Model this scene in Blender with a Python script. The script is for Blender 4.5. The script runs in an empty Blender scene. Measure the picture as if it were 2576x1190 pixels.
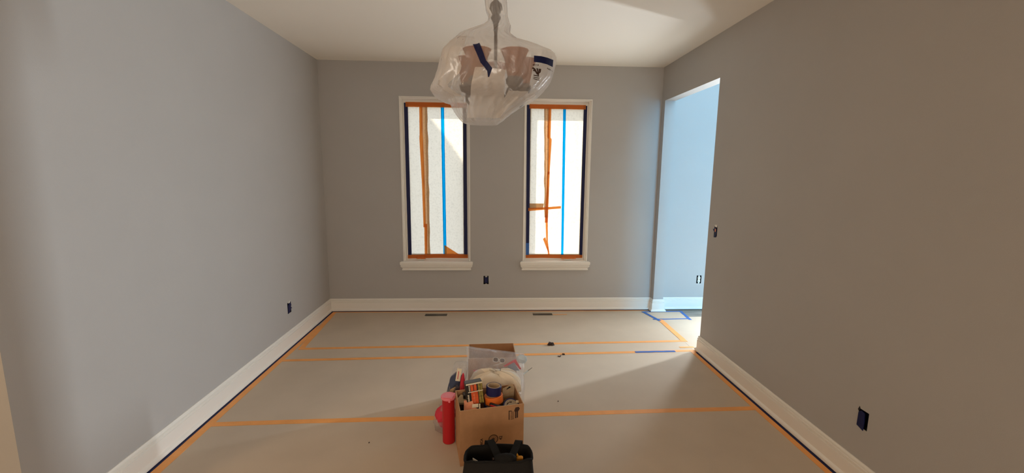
import bpy, math, random
from mathutils import Vector, Matrix, noise
from mathutils.bvhtree import BVHTree

random.seed(7)
SC = bpy.context.scene
COL = SC.collection

# ------------------------------------------------------------------ camera
CAM_H = 1.5792
FW = Vector((0.04893081, 0.9879238, -0.14701138))
RT = Vector((0.99879871, -0.04801023, 0.00980591))
UP = Vector((-0.00262944, 0.14731459, 0.98908619))
cd = bpy.data.cameras.new('camera')
cam = bpy.data.objects.new('camera', cd)
COL.objects.link(cam)
cd.sensor_fit = 'HORIZONTAL'
cd.sensor_width = 36.0
cd.lens = 1069.94 / 2576 * 36.0
cd.clip_start = 0.05
m = Matrix.Identity(4)
for i in range(3):
    m[i][0] = RT[i]; m[i][1] = UP[i]; m[i][2] = -FW[i]
m[2][3] = CAM_H
cam.matrix_world = m
SC.camera = cam

# ------------------------------------------------------------------ world, sun, lights, exposure
vs = SC.view_settings
vs.view_transform = 'Standard'
vs.look = 'None'
vs.gamma = 1.0
vs.use_curve_mapping = False
vs.exposure = 0.22
SC.cycles.use_denoising = True
SC.cycles.max_bounces = 14
SC.cycles.diffuse_bounces = 8
SC.cycles.transparent_max_bounces = 24
SC.cycles.sample_clamp_indirect = 6.0

w = bpy.data.worlds.new('sky'); SC.world = w
w.use_nodes = True
bg = w.node_tree.nodes['Background']
bg.inputs[0].default_value = (0.84, 0.93, 1.0, 1)
bg.inputs[1].default_value = 2.2

def light(name, kind, loc, energy, color, target=None, size=None, size_y=None, direction=None):
    l = bpy.data.lights.new(name, kind)
    l.energy = energy; l.color = color
    if kind == 'AREA':
        l.shape = 'RECTANGLE'; l.size = size; l.size_y = size_y or size
    elif kind in ('POINT', 'SPOT') and size:
        l.shadow_soft_size = size
    o = bpy.data.objects.new(name, l)
    o.location = loc
    d = Vector(direction) if direction else Vector((0, 0, -1))
    o.rotation_euler = d.to_track_quat('-Z', 'Y').to_euler()
    COL.objects.link(o)
    return o

SUN_DIR = Vector((1.0, -1.0, -1.49)).normalized()
sun = light('sun', 'SUN', (-4, 12, 9), 8.0, (1.0, 0.86, 0.66), direction=SUN_DIR)
sun.data.angle = 0.009
SKYBLUE = (0.13, 0.58, 1.0)
PALEDAY = (0.87, 0.945, 1.0)
# daylight entering the foyer: two sidelights, the transom above the door, the side window
light('sidelight_daylight', 'AREA', (2.84, 4.74, 1.15), 36, PALEDAY, size=0.24, size_y=1.9, direction=(0, -1, 0))
light('sidelight_daylight', 'AREA', (4.27, 4.74, 1.15), 320, PALEDAY, size=0.26, size_y=1.9, direction=(0, -1, 0))
light('transom_daylight', 'AREA', (3.56, 4.74, 3.1), 45, (0.6, 0.82, 1.0), size=1.8, size_y=1.3, direction=(0, -1, -0.15))
light('rear_foyer_window_daylight', 'AREA', (2.75, -4.0, 2.6), 330, SKYBLUE, size=1.3, size_y=3.2, direction=(0, 1, 0))
light('rear_foyer_window_daylight', 'AREA', (4.45, -4.0, 2.6), 230, SKYBLUE, size=1.7, size_y=3.2, direction=(0, 1, 0))
# lamp of the room behind the camera, plus an added ambient fill panel
light('kitchen_pendant_lamp', 'POINT', (-3.3, -0.6, 1.90), 62, (1.0, 0.66, 0.36), size=0.2)
light('rear_fill_light', 'AREA', (0.2, -3.85, 1.7), 65, (1.0, 0.86, 0.71), size=3.6, size_y=1.6, direction=(0, 1, 0))

# ------------------------------------------------------------------ materials
def new_mat(name):
    mt = bpy.data.materials.new(name); mt.use_nodes = True
    return mt, mt.node_tree.nodes, mt.node_tree.links

def principled(name, color, rough=0.6, bump=0.0, scale=60.0, var=0.0, vscale=4.0, metal=0.0, spec=0.5, detail=3.0, color2=None):
    mt, n, l = new_mat(name)
    p = n['Principled BSDF']
    p.inputs['Base Color'].default_value = (*color, 1)
    p.inputs['Roughness'].default_value = rough
    p.inputs['Metallic'].default_value = metal
    p.inputs['Specular IOR Level'].default_value = spec
    tc = n.new('ShaderNodeTexCoord')
    if var > 0 or color2:
        t = n.new('ShaderNodeTexNoise'); t.inputs['Scale'].default_value = vscale; t.inputs['Detail'].default_value = 5
        l.new(tc.outputs['Object'], t.inputs['Vector'])
        r = n.new('ShaderNodeValToRGB')
        c2 = color2 or tuple(min(1, c * (1 + var)) for c in color)
        c1 = color if color2 else tuple(c * (1 - var) for c in color)
        r.color_ramp.elements[0].color = (*c1, 1); r.color_ramp.elements[1].color = (*c2, 1)
        r.color_ramp.elements[0].position = 0.35; r.color_ramp.elements[1].position = 0.65
        l.new(t.outputs['Fac'], r.inputs['Fac']); l.new(r.outputs['Color'], p.inputs['Base Color'])
    if bump > 0:
        t2 = n.new('ShaderNodeTexNoise'); t2.inputs['Scale'].default_value = scale; t2.inputs['Detail'].default_value = detail
        l.new(tc.outputs['Object'], t2.inputs['Vector'])
        b = n.new('ShaderNodeBump'); b.inputs['Strength'].default_value = bump; b.inputs['Distance'].default_value = 0.004
        l.new(t2.outputs['Fac'], b.inputs['Height']); l.new(b.outputs['Normal'], p.inputs['Normal'])
    return mt

def translucent(name, color, tcolor, fac=0.6, bump=0.3, scale=30.0, grain=0.0):
    """thin sheet: part diffuse reflection, part diffuse transmission"""
    mt, n, l = new_mat(name)
    n.remove(n['Principled BSDF'])
    out = n['Material Output']
    d = n.new('ShaderNodeBsdfDiffuse'); d.inputs[0].default_value = (*color, 1)
    t = n.new('ShaderNodeBsdfTranslucent'); t.inputs[0].default_value = (*tcolor, 1)
    mx = n.new('ShaderNodeMixShader'); mx.inputs[0].default_value = fac
    l.new(d.outputs[0], mx.inputs[1]); l.new(t.outputs[0], mx.inputs[2]); l.new(mx.outputs[0], out.inputs[0])
    tc = n.new('ShaderNodeTexCoord')
    tx = n.new('ShaderNodeTexNoise'); tx.inputs['Scale'].default_value = scale; tx.inputs['Detail'].default_value = 6
    l.new(tc.outputs['Object'], tx.inputs['Vector'])
    b = n.new('ShaderNodeBump'); b.inputs['Strength'].default_value = bump; b.inputs['Distance'].default_value = 0.006
    l.new(tx.outputs['Fac'], b.inputs['Height'])
    l.new(b.outputs['Normal'], d.inputs['Normal']); l.new(b.outputs['Normal'], t.inputs['Normal'])
    if grain > 0:
        g = n.new('ShaderNodeTexNoise'); g.inputs['Scale'].default_value = 55; g.inputs['Detail'].default_value = 4
        l.new(tc.outputs['Object'], g.inputs['Vector'])
        r = n.new('ShaderNodeValToRGB')
        r.color_ramp.elements[0].position = 0.30; r.color_ramp.elements[1].position = 0.52
        r.color_ramp.elements[0].color = (*[c * (1 - grain) for c in tcolor], 1); r.color_ramp.elements[1].color = (*tcolor, 1)
        l.new(g.outputs['Fac'], r.inputs['Fac']); l.new(r.outputs['Color'], t.inputs[0])
    return mt

def film(name, clear, color=(0.9, 0.88, 0.84), bump=0.5, scale=9.0, rough=0.22, tint=(1, 1, 1), glossy=0.25, detail=7):
    """thin plastic sheet"""
    mt, n, l = new_mat(name)
    n.remove(n['Principled BSDF'])
    out = n['Material Output']
    tr = n.new('ShaderNodeBsdfTransparent'); tr.inputs[0].default_value = (*tint, 1)
    d = n.new('ShaderNodeBsdfDiffuse'); d.inputs[0].default_value = (*color, 1)
    t = n.new('ShaderNodeBsdfTranslucent'); t.inputs[0].default_value = (*color, 1)
    g = n.new('ShaderNodeBsdfGlossy'); g.inputs['Roughness'].default_value = rough
    m1 = n.new('ShaderNodeMixShader'); m1.inputs[0].default_value = 0.5
    m2 = n.new('ShaderNodeMixShader'); m2.inputs[0].default_value = glossy
    m3 = n.new('ShaderNodeMixShader'); m3.inputs[0].default_value = clear
    l.new(d.outputs[0], m1.inputs[1]); l.new(t.outputs[0], m1.inputs[2])
    l.new(m1.outputs[0], m2.inputs[1]); l.new(g.outputs[0], m2.inputs[2])
    l.new(m2.outputs[0], m3.inputs[1]); l.new(tr.outputs[0], m3.inputs[2]); l.new(m3.outputs[0], out.inputs[0])
    tc = n.new('ShaderNodeTexCoord')
    mp = n.new('ShaderNodeMapping'); mp.inputs['Scale'].default_value = (1, 1, 0.45); mp.inputs['Rotation'].default_value = (0.2, 0.5, 0.1)
    l.new(tc.outputs['Object'], mp.inputs['Vector'])
    tx = n.new('ShaderNodeTexNoise'); tx.inputs['Scale'].default_value = scale; tx.inputs['Detail'].default_value = detail; tx.inputs['Roughness'].default_value = 0.62
    tx.inputs['Distortion'].default_value = 1.2
    l.new(mp.outputs[0], tx.inputs['Vector'])
    b = n.new('ShaderNodeBump'); b.inputs['Strength'].default_value = bump; b.inputs['Distance'].default_value = 0.03
    l.new(tx.outputs['Fac'], b.inputs['Height'])
    for s in (d, t, g):
        l.new(b.outputs['Normal'], s.inputs['Normal'])
    return mt

def thin_glass(name):
    mt, n, l = new_mat(name)
    n.remove(n['Principled BSDF'])
    tr = n.new('ShaderNodeBsdfTransparent'); tr.inputs[0].default_value = (0.97, 0.97, 0.97, 1)
    g = n.new('ShaderNodeBsdfGlossy'); g.inputs['Roughness'].default_value = 0.02
    mx = n.new('ShaderNodeMixShader'); mx.inputs[0].default_value = 0.05
    l.new(tr.outputs[0], mx.inputs[1]); l.new(g.outputs[0], mx.inputs[2])
    l.new(mx.outputs[0], n['Material Output'].inputs[0])
    return mt

M = {}
M['wall'] = principled('grey_wall_paint', (0.43, 0.42, 0.41), 0.62, bump=0.12, scale=260, var=0.012, vscale=2.2, spec=0.35)
M['ceiling'] = principled('ceiling_paint', (0.90, 0.85, 0.77), 0.85, bump=0.06, scale=220, spec=0.2)
M['trim'] = principled('white_trim_paint', (0.80, 0.78, 0.73), 0.38, bump=0.02, scale=50)
M['floor_paper'] = principled('floor_paper', (0.55, 0.46, 0.36), 0.72, bump=0.10, scale=14, var=0.035, vscale=3.0, spec=0.3, detail=6)
M['orange_tape'] = translucent('orange_tape', (0.62, 0.20, 0.060), (1.0, 0.36, 0.07), 0.42, bump=0.25, scale=60)
M['orange_floor_tape'] = principled('orange_floor_tape', (0.84, 0.37, 0.105), 0.6, bump=0.25, scale=90, var=0.05, vscale=9)
M['blue_tape'] = principled('blue_painters_tape', (0.004, 0.008, 0.062), 0.5, bump=0.2, scale=60, spec=0.3)
M['bright_blue_tape'] = principled('bright_blue_painters_tape', (0.018, 0.11, 0.40), 0.55, bump=0.2, scale=60)
M['backlit_blue'] = translucent('thin_blue_tape', (0.01, 0.08, 0.5), (0.0, 0.42, 1.0), 0.78, bump=0.1)
M['paper'] = translucent('white_masking_paper', (0.68, 0.65, 0.59), (0.82, 0.79, 0.71), 0.62, bump=0.7, scale=22, grain=0.16)
M['paper_double'] = translucent('doubled_masking_paper', (0.40, 0.28, 0.18), (0.52, 0.28, 0.13), 0.60, bump=0.3, scale=50, grain=0.25)
M['glass'] = thin_glass('window_glass')
M['black'] = principled('black_plastic', (0.006, 0.006, 0.007), 0.6)
M['white_plastic'] = principled('white_plastic', (0.75, 0.73, 0.66), 0.4)
M['steel'] = principled('galvanised_steel', (0.30, 0.21, 0.16), 0.55, metal=0.5, var=0.1, vscale=12)
M['cardboard'] = principled('cardboard', (0.45, 0.25, 0.13), 0.85, bump=0.08, scale=140, var=0.05, vscale=22, spec=0.15)
M['cardboard_edge'] = principled('cardboard_edge', (0.55, 0.36, 0.21), 0.9)
M['ink'] = principled('dark_brown_ink', (0.045, 0.018, 0.010), 0.8)
M['ink_soft'] = principled('faded_brown_ink', (0.12, 0.058, 0.026), 0.85)
M['red_plastic'] = principled('red_plastic', (0.46, 0.007, 0.014), 0.42, bump=0.03, scale=40)
M['pink_lid'] = principled('pinkish_red_lid', (0.88, 0.24, 0.30), 0.32)
M['black_fabric'] = principled('black_canvas', (0.012, 0.011, 0.010), 0.8, bump=0.4, scale=300, spec=0.25)
M['black_web'] = principled('black_webbing', (0.010, 0.010, 0.010), 0.85, bump=0.5, scale=400, spec=0.2)
M['bag_film'] = film('milky_bag_film', 0.61, color=(0.97, 0.95, 0.93), bump=0.4, scale=6, rough=0.22, glossy=0.16, detail=4)
M['bag_fold'] = film('doubled_bag_film', 0.22, color=(0.95, 0.93, 0.91), bump=0.4, scale=6, detail=3.0, glossy=0.15)
M['clear_film'] = film('clear_bag_film', 0.72, color=(0.94, 0.94, 0.98), bump=1.0, scale=18, rough=0.08, glossy=0.6)
M['amber'] = translucent('amber_shade_glass', (0.46, 0.17, 0.03), (0.72, 0.28, 0.05), 0.5, bump=0.1, scale=18)
M['bronze'] = principled('dark_bronze', (0.040, 0.024, 0.016), 0.45, metal=0.6)
M['cream_cloth'] = principled('cream_cotton', (0.85, 0.78, 0.66), 0.95, bump=0.35, scale=90, spec=0.1)
M['navy_cloth'] = principled('navy_cloth', (0.045, 0.062, 0.12), 0.8, bump=0.4, scale=40)
M['red_cloth'] = principled('red_cloth', (0.62, 0.030, 0.06), 0.75, bump=0.4, scale=40)
M['pale_blue'] = principled('pale_blue_plastic', (0.55, 0.68, 0.80), 0.5)
M['grey_blue'] = principled('grey_blue_cloth', (0.22, 0.26, 0.36), 0.8, bump=0.3, scale=50)
M['brown_lens'] = principled('brown_lens', (0.06, 0.022, 0.010), 0.12)
M['orange_label'] = principled('orange_label', (0.72, 0.115, 0.030), 0.28, var=0.12, vscale=60)
M['black_label'] = principled('black_label', (0.018, 0.014, 0.012), 0.3)
M['olive_label'] = principled('olive_gold_label', (0.30, 0.235, 0.05), 0.3, var=0.35, vscale=90)
M['cream_label'] = principled('cream_label', (0.82, 0.76, 0.60), 0.35)
M['orange_roll'] = principled('orange_tape_roll', (0.80, 0.175, 0.020), 0.5, bump=0.05, scale=200)
M['navy_roll'] = principled('navy_tape_roll', (0.012, 0.014, 0.09), 0.4)
M['core'] = principled('cardboard_core', (0.52, 0.40, 0.27), 0.8)
M['grey_core'] = principled('printed_core', (0.50, 0.45, 0.36), 0.7)
M['tan_card'] = principled('tan_card', (0.50, 0.37, 0.22), 0.85, var=0.08, vscale=40)
M['salmon'] = principled('salmon_abrasive', (0.78, 0.33, 0.20), 0.85, var=0.1, vscale=40)
M['yellow'] = principled('amber_yellow_plastic', (0.80, 0.36, 0.03), 0.4)
M['red_tool'] = principled('red_tool_plastic', (0.65, 0.02, 0.03), 0.3)
M['leaf'] = principled('dry_leaf_brown', (0.035, 0.016, 0.010), 0.8)
M['foliage'] = principled('tree_foliage', (0.06, 0.12, 0.03), 0.8)
M['bark'] = principled('tree_bark', (0.12, 0.08, 0.05), 0.9)
M['paving'] = principled('pale_paving', (0.22, 0.20, 0.17), 0.9, var=0.1)
M['door_paint'] = principled('door_paint', (0.25, 0.16, 0.10), 0.5)

def wood_mat():
    mt, n, l = new_mat('grey_brown_wood')
    p = n['Principled BSDF']; p.inputs['Roughness'].default_value = 0.42
    tc = n.new('ShaderNodeTexCoord'); mp = n.new('ShaderNodeMapping'); mp.inputs['Scale'].default_value = (1.4, 16, 1)
    l.new(tc.outputs['Object'], mp.inputs['Vector'])
    t = n.new('ShaderNodeTexNoise'); t.inputs['Scale'].default_value = 2.2; t.inputs['Detail'].default_value = 7; t.inputs['Distortion'].default_value = 0.8
    l.new(mp.outputs[0], t.inputs['Vector'])
    r = n.new('ShaderNodeValToRGB')
    r.color_ramp.elements[0].position = 0.3; r.color_ramp.elements[0].color = (0.13, 0.115, 0.095, 1)
    r.color_ramp.elements[1].position = 0.7; r.color_ramp.elements[1].color = (0.27, 0.245, 0.205, 1)
    l.new(t.outputs['Fac'], r.inputs['Fac']); l.new(r.outputs['Color'], p.inputs['Base Color'])
    return mt
M['wood'] = wood_mat()

# ------------------------------------------------------------------ mesh helpers
class MB:
    def __init__(self):
        self.v = []; self.f = []
    def box(self, x0, x1, y0, y1, z0, z1, bev=0.0):
        if bev > 0:
            return self.bbox(x0, x1, y0, y1, z0, z1, bev)
        b = len(self.v)
        self.v += [(x, y, z) for z in (z0, z1) for y in (y0, y1) for x in (x0, x1)]
        self.f += [tuple(b + i for i in q) for q in ((0, 2, 3, 1), (4, 5, 7, 6), (0, 1, 5, 4), (2, 6, 7, 3), (0, 4, 6, 2), (1, 3, 7, 5))]
        return self
    def bbox(self, x0, x1, y0, y1, z0, z1, e):
        """chamfered box"""
        rings = [(z0, e), (z0 + e, 0), (z1 - e, 0), (z1, e)]
        b = len(self.v)
        for z, k in rings:
            X0, X1, Y0, Y1 = x0 + k, x1 - k, y0 + k, y1 - k
            c = e
            for (px, py) in ((X0 + c, Y0), (X1 - c, Y0), (X1, Y0 + c), (X1, Y1 - c), (X1 - c, Y1), (X0 + c, Y1), (X0, Y1 - c), (X0, Y0 + c)):
                self.v.append((px, py, z))
        for r in range(3):
            for i in range(8):
                j = (i + 1) % 8
                self.f.append((b + r * 8 + i, b + r * 8 + j, b + (r + 1) * 8 + j, b + (r + 1) * 8 + i))
        self.f.append(tuple(b + i for i in range(7, -1, -1)))
        self.f.append(tuple(b + 24 + i for i in range(8)))
        return self
    def grid(self, fn, nu, nv, closed_u=False):
        b = len(self.v)
        cu = nu if closed_u else nu + 1
        for j in range(nv + 1):
            for i in range(cu):
                self.v.append(tuple(fn(i / nu, j / nv)))
        for j in range(nv):
            for i in range(nu):
                i2 = (i + 1) % cu
                self.f.append((b + j * cu + i, b + j * cu + i2, b + (j + 1) * cu + i2, b + (j + 1) * cu + i))
        return self
    def poly(self, pts):
        b = len(self.v); self.v += [tuple(p) for p in pts]; self.f.append(tuple(range(b, b + len(pts)))); return self
    def prism(self, pts, d):
        """closed polygon pts extruded by vector d"""
        b = len(self.v); n = len(pts); d = Vector(d)
        self.v += [tuple(p) for p in pts] + [tuple(Vector(p) + d) for p in pts]
        self.f.append(tuple(b + i for i in range(n))); self.f.append(tuple(b + n + i for i in range(n - 1, -1, -1)))
        for i in range(n):
            j = (i + 1) % n
            self.f.append((b + i, b + n + i, b + n + j, b + j))
        return self
    def lathe(self, prof, n=32, origin=(0, 0, 0), cap=False):
        b = len(self.v); o = Vector(origin)
        for r, z in prof:
            for i in range(n):
                a = 2 * math.pi * i / n
                self.v.append(tuple(o + Vector((r * math.cos(a), r * math.sin(a), z))))
        for k in range(len(prof) - 1):
            for i in range(n):
                j = (i + 1) % n
                self.f.append((b + k * n + i, b + k * n + j, b + (k + 1) * n + j, b + (k + 1) * n + i))
        if cap:
            self.f.append(tuple(b + i for i in range(n - 1, -1, -1)))
            e = b + (len(prof) - 1) * n
            self.f.append(tuple(e + i for i in range(n)))
        return self
    def tube(self, pts, r, n=8, taper=None):
        b = len(self.v); pts = [Vector(p) for p in pts]
        ref = None
        for k, p in enumerate(pts):
            t = (pts[min(k + 1, len(pts) - 1)] - pts[max(k - 1, 0)]).normalized()
            if ref is None or abs(ref.dot(t)) > 0.97:
                ref = Vector((0, 0, 1)) if abs(t.z) < 0.9 else Vector((1, 0, 0))
            a = t.cross(ref).normalized(); c = a.cross(t).normalized(); ref = c
            rr = r if taper is None else taper[k]
            for i in range(n):
                th = 2 * math.pi * i / n
                self.v.append(tuple(p + a * (rr * math.cos(th)) + c * (rr * math.sin(th))))
        for k in range(len(pts) - 1):
            for i in range(n):
                j = (i + 1) % n
                self.f.append((b + k * n + i, b + k * n + j, b + (k + 1) * n + j, b + (k + 1) * n + i))
        self.f.append(tuple(b + i for i in range(n - 1, -1, -1)))
        e = b + (len(pts) - 1) * n
        self.f.append(tuple(e + i for i in range(n)))
        return self
    def xform(self, mat):
        self.v = [tuple(mat @ Vector(p)) for p in self.v]; return self
    def build(self, name, mat, parent=None, smooth=False, recalc=True, auto=None):
        me = bpy.data.meshes.new(name)
        me.from_pydata(self.v, [], self.f)
        if recalc:
            import bmesh
            bm = bmesh.new(); bm.from_mesh(me)
            bmesh.ops.recalc_face_normals(bm, faces=bm.faces)
            bm.to_mesh(me); bm.free()
        me.update()
        if smooth:
            me.polygons.foreach_set('use_smooth', [True] * len(me.polygons))
            if auto:
                me.set_sharp_from_angle(angle=math.radians(auto))
        me.materials.append(mat)
        o = bpy.data.objects.new(name, me)
        COL.objects.link(o)
        if parent is not None:
            o.parent = parent
        return o

def tag(o, label=None, cat=None, group=None, kind=None):
    if label: o['label'] = label
    if cat: o['category'] = cat
    if group: o['group'] = group
    if kind: o['kind'] = kind
    return o

def empty(name, loc=(0, 0, 0), rz=0.0):
    o = bpy.data.objects.new(name, None)
    o.empty_display_size = 0.05
    o.location = loc; o.rotation_euler = (0, 0, rz)
    COL.objects.link(o)
    return o

def struct(name, mb, mat, label, **k):
    return tag(mb.build(name, mat, **k), label, kind='structure')

def panel(u0, u1, v0, v1, w0, w1, holes, mp):
    """solid slab in (u,v), thickness w0..w1, with rectangular holes (a,b,c,d)"""
    us = sorted({u0, u1, *[h[0] for h in holes], *[h[1] for h in holes]})
    vv = sorted({v0, v1, *[h[2] for h in holes], *[h[3] for h in holes]})
    mb = MB()
    def solid(i, j):
        if i < 0 or j < 0 or i >= len(us) - 1 or j >= len(vv) - 1: return False
        cu = (us[i] + us[i + 1]) / 2; cv = (vv[j] + vv[j + 1]) / 2
        return not any(h[0] < cu < h[1] and h[2] < cv < h[3] for h in holes)
    idx = {}
    def V(i, j, k):
        if (i, j, k) not in idx:
            idx[(i, j, k)] = len(mb.v); mb.v.append(mp(us[i], vv[j], w1 if k else w0))
        return idx[(i, j, k)]
    for i in range(len(us) - 1):
        for j in range(len(vv) - 1):
            if not solid(i, j): continue
            mb.f.append((V(i, j, 0), V(i + 1, j, 0), V(i + 1, j + 1, 0), V(i, j + 1, 0)))
            mb.f.append((V(i, j, 1), V(i, j + 1, 1), V(i + 1, j + 1, 1), V(i + 1, j, 1)))
            for (di, dj, a, b) in ((-1, 0, (i, j), (i, j + 1)), (1, 0, (i + 1, j + 1), (i + 1, j)), (0, -1, (i + 1, j), (i, j)), (0, 1, (i, j + 1), (i + 1, j + 1))):
                if not solid(i + di, j + dj):
                    mb.f.append((V(*a, 0), V(*b, 0), V(*b, 1), V(*a, 1)))
    return mb

def sweep(path, prof):
    """profile (offset to the left of travel, z) swept along a plan polyline with mitred corners"""
    mb = MB(); P = [Vector((x, y)) for x, y in path]; n = len(P); k = len(prof)
    for i, p in enumerate(P):
        d0 = (P[i] - P[i - 1]).normalized() if i > 0 else None
        d1 = (P[i + 1] - P[i]).normalized() if i < n - 1 else None
        n0 = Vector((-d0.y, d0.x)) if d0 else None
        n1 = Vector((-d1.y, d1.x)) if d1 else None
        if n0 and n1:
            nn = (n0 + n1).normalized(); nn = nn / max(0.2, nn.dot(n1))
        else:
            nn = n0 or n1
        for (o, z) in prof:
            q = p + nn * o; mb.v.append((q.x, q.y, z))
    for i in range(n - 1):
        for j in range(k):
            j2 = (j + 1) % k
            mb.f.append((i * k + j, i * k + j2, (i + 1) * k + j2, (i + 1) * k + j))
    mb.f.append(tuple(range(k))); mb.f.append(tuple((n - 1) * k + j for j in range(k - 1, -1, -1)))
    return mb

# ------------------------------------------------------------------ room shell
XL, XR, YB, CH = -1.833, 1.884, 4.785, 2.74
XR2 = 2.001           # hall face of the right wall
TALL = 4.6            # foyer height
OY0, OY1, OZ = 3.578, 4.70, 2.377
W1 = (-0.990, -0.241); W2 = (0.364, 1.103); WZ = (0.56, 2.383)
YEXT = 5.005
OUT_B = (-0.087, -0.027, 0.310, 0.408)     # outlet openings
OUT_L = (3.792, 3.862, 0.300, 0.400)
OUT_R = (1.878, 1.938, 0.315, 0.410)
SW_R = (3.432, 3.482, 1.070, 1.165)
OUT_H = (2.424, 2.482, 0.312, 0.408)
VENTS = [(-0.738, -0.492, 4.588, 4.668), (0.474, 0.696, 4.588, 4.664)]

struct('wall_back', panel(XL - 0.12, 1.942, -0.02, TALL, YB, YEXT, [(*W1, *WZ), (*W2, *WZ), OUT_B], lambda u, v, w_: (u, w_, v)), M['wall'], 'grey painted wall with two tall papered windows')
struct('wall_left', panel(1.6, YB, -0.02, CH + 0.1, XL, XL - 0.12, [OUT_L], lambda u, v, w_: (w_, u, v)), M['wall'], 'long grey painted wall with one taped outlet opening')
struct('wall_left_return', MB().box(-5.0, XL - 0.12, 1.6, 1.72, -0.02, CH + 0.1), M['wall'], 'grey wall returning away from the end of the long wall')
struct('wall_right', panel(-4.1, YB, -0.02, TALL, XR, XR2, [(OY0, OY1, -0.02, OZ), OUT_R, SW_R], lambda u, v, w_: (w_, u, v)), M['wall'], 'grey painted wall with cased opening into the hall')
struct('wall_hall', panel(1.942, 5.62, -0.02, TALL, YB, YEXT, [OUT_H, (2.67, 3.01, 0.2, 2.1), (3.08, 4.0, -0.02, 2.1), (4.07, 4.47, 0.2, 2.1), (2.66, 4.46, 2.45, 3.75)], lambda u, v, w_: (u, w_, v)), M['wall'], 'pale hall wall seen through the opening')
struct('wall_hall_side', panel(-4.1, YB, -0.02, TALL, 5.5, 5.62, [], lambda u, v, w_: (w_, u, v)), M['door_paint'], 'unseen far side of the hall, darkened to cut bounced light')  # unseen wall, given a dark colour to reduce bounce through the opening
struct('wall_rear', MB().box(-5.0, 5.62, -4.2, -4.1, -0.02, TALL), M['wall'], 'wall behind the viewpoint')
struct('wall_far_left', MB().box(-5.12, -5.0, -4.2, 1.72, -0.02, CH + 0.1), M['wall'], 'side wall of the room behind the viewpoint')
struct('ceiling', MB().box(-5.12, XR, -4.2, YB, CH, CH + 0.1), M['ceiling'], 'flat off-white ceiling')
struct('ceiling_hall', MB().box(XR2, 5.62, -4.2, YEXT, TALL, TALL + 0.1), M['ceiling'], 'high hall ceiling')

fl = struct('floor', panel(-5.12, 5.62, -4.2, YEXT, -0.03, -0.004, VENTS, lambda u, v, w_: (u, v, w_)), M['wood'], 'wooden floor beneath the protective paper')
for r in range(9):                       # boards left bare in the hall
    y1 = YB - 0.003 - r * 0.122
    x = 2.01 - (r * 0.47) % 0.9
    first = True
    while x < 4.6:
        x0 = max(x, 2.01); x1 = x + 1.22
        if x1 - x0 > 0.1:
            MB().box(x0 + 0.001, x1 - 0.001, y1 - 0.1205, y1 - 0.001, -0.004, -0.0022).build('floor_board', M['wood'], fl)
        x = x1

# baseboards
BB = [(0, 0.006), (0.030, 0.006), (0.030, 0.014), (0.027, 0.022), (0.019, 0.028), (0.016, 0.031), (0.016, 0.104), (0.0095, 0.1075),
      (0.0145, 0.111), (0.0145, 0.122), (0.0065, 0.1265), (0.0115, 0.131), (0.0105, 0.138), (0.005, 0.145), (0, 0.145)]
BBn = [(-o, z) for o, z in BB]
def base(name, path, label, flip=False):
    return struct(name, sweep(path, BBn if not flip else BB), M['trim'], label, smooth=True, auto=25)
base('baseboard_left', [(-3.5, 1.6), (XL, 1.6), (XL, YB)], 'white moulded baseboard along the long grey wall')
base('baseboard_back', [(XL, YB), (XR, YB), (XR, OY1), (XR2, OY1), (XR2, YB), (2.66, YB)], 'white moulded baseboard under the windows')
base('baseboard_right', [(XR2, 1.0), (XR2, OY0), (XR, OY0), (XR, -4.1)], 'cream moulded baseboard along the wall with the cased opening')

# front door of the foyer, lighting side only
dr = struct('door_1', MB().bbox(3.09, 3.99, 4.84, 4.885, 0.0, 2.09, 0.004), M['door_paint'], 'dark panelled front door')
for (a, b, c, d) in ((3.18, 3.50, 0.2, 0.95), (3.58, 3.90, 0.2, 0.95), (3.18, 3.50, 1.1, 1.95), (3.58, 3.90, 1.1, 1.95)):
    MB().bbox(a, b, 4.826, 4.842, c, d, 0.006).build('door_panel', M['door_paint'], dr)
MB().tube([(3.93, 4.84, 1.0), (3.93, 4.79, 1.0), (3.85, 4.79, 1.0)], 0.009).build('door_handle', M['steel'], dr)

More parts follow.
